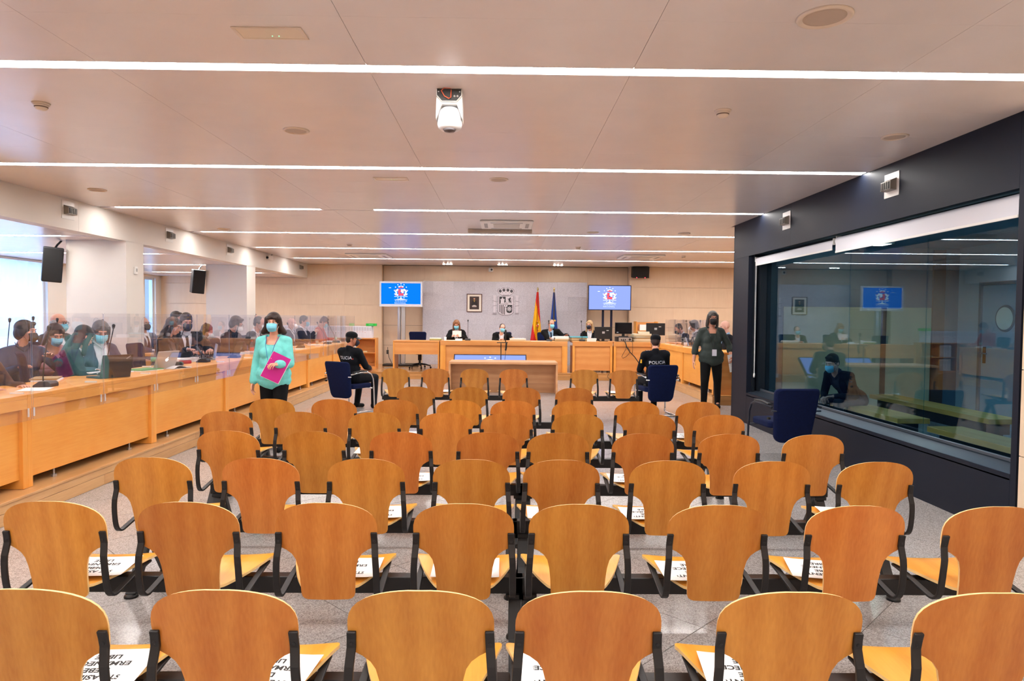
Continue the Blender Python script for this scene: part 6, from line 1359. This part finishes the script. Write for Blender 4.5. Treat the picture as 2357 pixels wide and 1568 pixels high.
papers('large pile of buff court files on the corner desk', 3.62, 17.95, .975, R(10), .46, .36, .21, CARD, 6); papers('cream notebooks on top of the court files', 3.68, 17.93, 1.187, R(-8), .28, .2, .055, CARD[1], 2)
t = thing('reading_sheet', 'pinkish sheet held up by the reading judge', 'papers', (-1.25, 18.20, 1.13)); t.rotation_euler = (R(-22), 0, R(2)); MB().bx(-.12, .12, -.001, .001, -.08, .09).build('sheet', mat('pink_paper', srgb('e8d2cc'), .7), t)
# boom microphone stand by the witness table
t = thing('microphone_stand', 'thin black boom microphone stand behind the witness table', 'microphone stand', (-.06, 14.9, 0))
MB().tube([(0, 0, .04), (0, 0, 1.02)], .010, 8).build('pole', BLACK, t); MB().tube([(-.09, 0, 1.03), (.15, .0, 1.035)], .009, 8).build('boom', BLACK, t); MB().cap((.10, -.01, 1.05), .011, (.10, -.02, 1.24), .010).build('gooseneck', BLACK, t, smooth=True); MB().cap((.10, -.02, 1.25), .02, (.10, -.02, 1.29), .024).build('capsule', BLACK, t, smooth=True); MB().tube([(.12, 0, 1.03), (.11, .0, .9), (.10, .0, .86)], .02, 8).build('clamp', BLACK, t)
MB().tube([(.11, 0, .9), (.08, 0, .6), (.1, 0, .3), (.06, 0, .06)], .005, 6).build('cable', BLACK, t, smooth=True)
lg = MB()
for k in range(3): a = R(30 + 120 * k); MB().tube([(0, 0, .22), (.25 * math.cos(a), .25 * math.sin(a), .015)], .009, 8).build('leg', BLACK, t)
# monitors and computer
def monitor(label, x, y, z, rz, w, h, back, foot=.09):
    t = thing('monitor', label, 'monitor', (x, y, z + .0005), rz, 'black computer monitors')
    MB().bx(-w / 2, w / 2, -.02, .02, foot, foot + h).build('panel', BLACK, t, bevel=.006); MB().bx(-w / 2 + .012, w / 2 - .012, -.022, -.0195, foot + .014, foot + h - .014).build('screen' if not back else 'rear_cover', mat('screen_off', srgb('0e1016'), .15) if not back else BLACK, t)
    MB().bx(-.035, .035, .0, .03, .01, foot + .1).build('neck', BLACK, t); MB().prism(rrect(.24, .18, .04, 5), 0, .012).build('foot', BLACK, t)
    if back: MB().bx(-.035, .035, -.024, -.022, foot + h * .45, foot + h * .62).build('sticker', mat('sticker_grey', srgb('b8bac0'), .5), t); MB().bx(.08, .14, -.024, -.022, foot + h * .68, foot + h * .73).build('label', WHITEP, t)
    else: MB().bx(-w / 2 + .04, -w / 2 + .09, -.024, -.022, foot + .03, foot + .05).build('sticker', mat('sticker_grey', srgb('b8bac0')), t)
monitor('black monitor seen from behind, beside the blonde woman', 2.62, 17.95, .975, R(4), .46, .32, True, .06); monitor('black monitor standing on the silver computer', 3.15, 17.95, 1.105, R(2), .45, .30, False, .07); monitor('black monitor seen from behind near the court files', 4.0, 17.95, .975, R(-6), .49, .32, True, .17)
t = thing('computer', 'flat silver and black desktop computer on the corner desk', 'computer', (3.15, 17.95, .9755)); MB().bx(-.20, .20, -.18, .18, 0, .125).build('case', BLACK, t, bevel=.004); MB().bx(-.15, .19, -.184, -.18, .015, .11).build('rear_plate', SILVER, t); MB().lathe([(0, 0), (.03, 0), (.03, .004), (0, .004)], 16, (.14, -.184, .06), Matrix.Rotation(R(90), 3, 'X')).build('fan_grille', BLACK, t)
for x in (-.08, -.03, .02): MB().bx(x - .012, x + .012, -.19, -.184, .03, .07).build('plug', BLACK, t)
CB = mat('black_cable', srgb('241d1a'), .6)
for k, (lab, pts) in enumerate((('thick black cable bundle running from the computer down to the floor', [(3.12, 17.76, 1.02), (3.12, 17.5, .98), (3.13, 17.44, .93), (3.16, 17.46, .84), (3.24, 17.46, .72), (3.36, 17.45, .6), (3.46, 17.4, .45), (3.58, 17.35, .25), (3.62, 17.3, .19)]), ('looped black cable hanging below the computer', [(3.13, 17.76, 1.0), (3.13, 17.49, .98), (3.14, 17.46, .9), (3.14, 17.465, .8), (3.07, 17.46, .68), (3.03, 17.46, .6), (3.06, 17.46, .56), (3.14, 17.46, .6), (3.22, 17.46, .68), (3.24, 17.46, .76), (3.18, 17.46, .84)]), ('single thin cable hanging straight from the computer', [(3.30, 17.77, 1.0), (3.30, 17.49, .98), (3.305, 17.46, .92), (3.31, 17.46, .78), (3.30, 17.46, .68)]))):
    o = MB().tube(pts, (.012, .006, .005)[k], 6).build('cable', CB, None, smooth=True); tag(o, lab, 'cable')
o = MB().tube([(2.73, 17.42, .21), (2.71, 17.38, .185), (2.66, 17.22, .17), (2.63, 17.22, .1), (2.68, 17.22, .05), (2.72, 17.22, .08), (2.72, 17.23, .16)], .005, 6).build('cable', CB, None, smooth=True); tag(o, 'thin cable loop under the side desk', 'cable')
t = thing('power_cable', 'black power cable at the wall socket beside the bookcase', 'cable', (-3.25, 20.0, PZ)); MB().tube([(-.15, .02, .5), (-.14, -.02, .38), (-.1, -.05, .2), (0, -.1, .02), (.3, -.2, .012)], .008, 6).build('cord', CB, t, smooth=True); MB().bx(-.18, -.12, .0, .03, .3, .42).build('plug', BLACK, t)
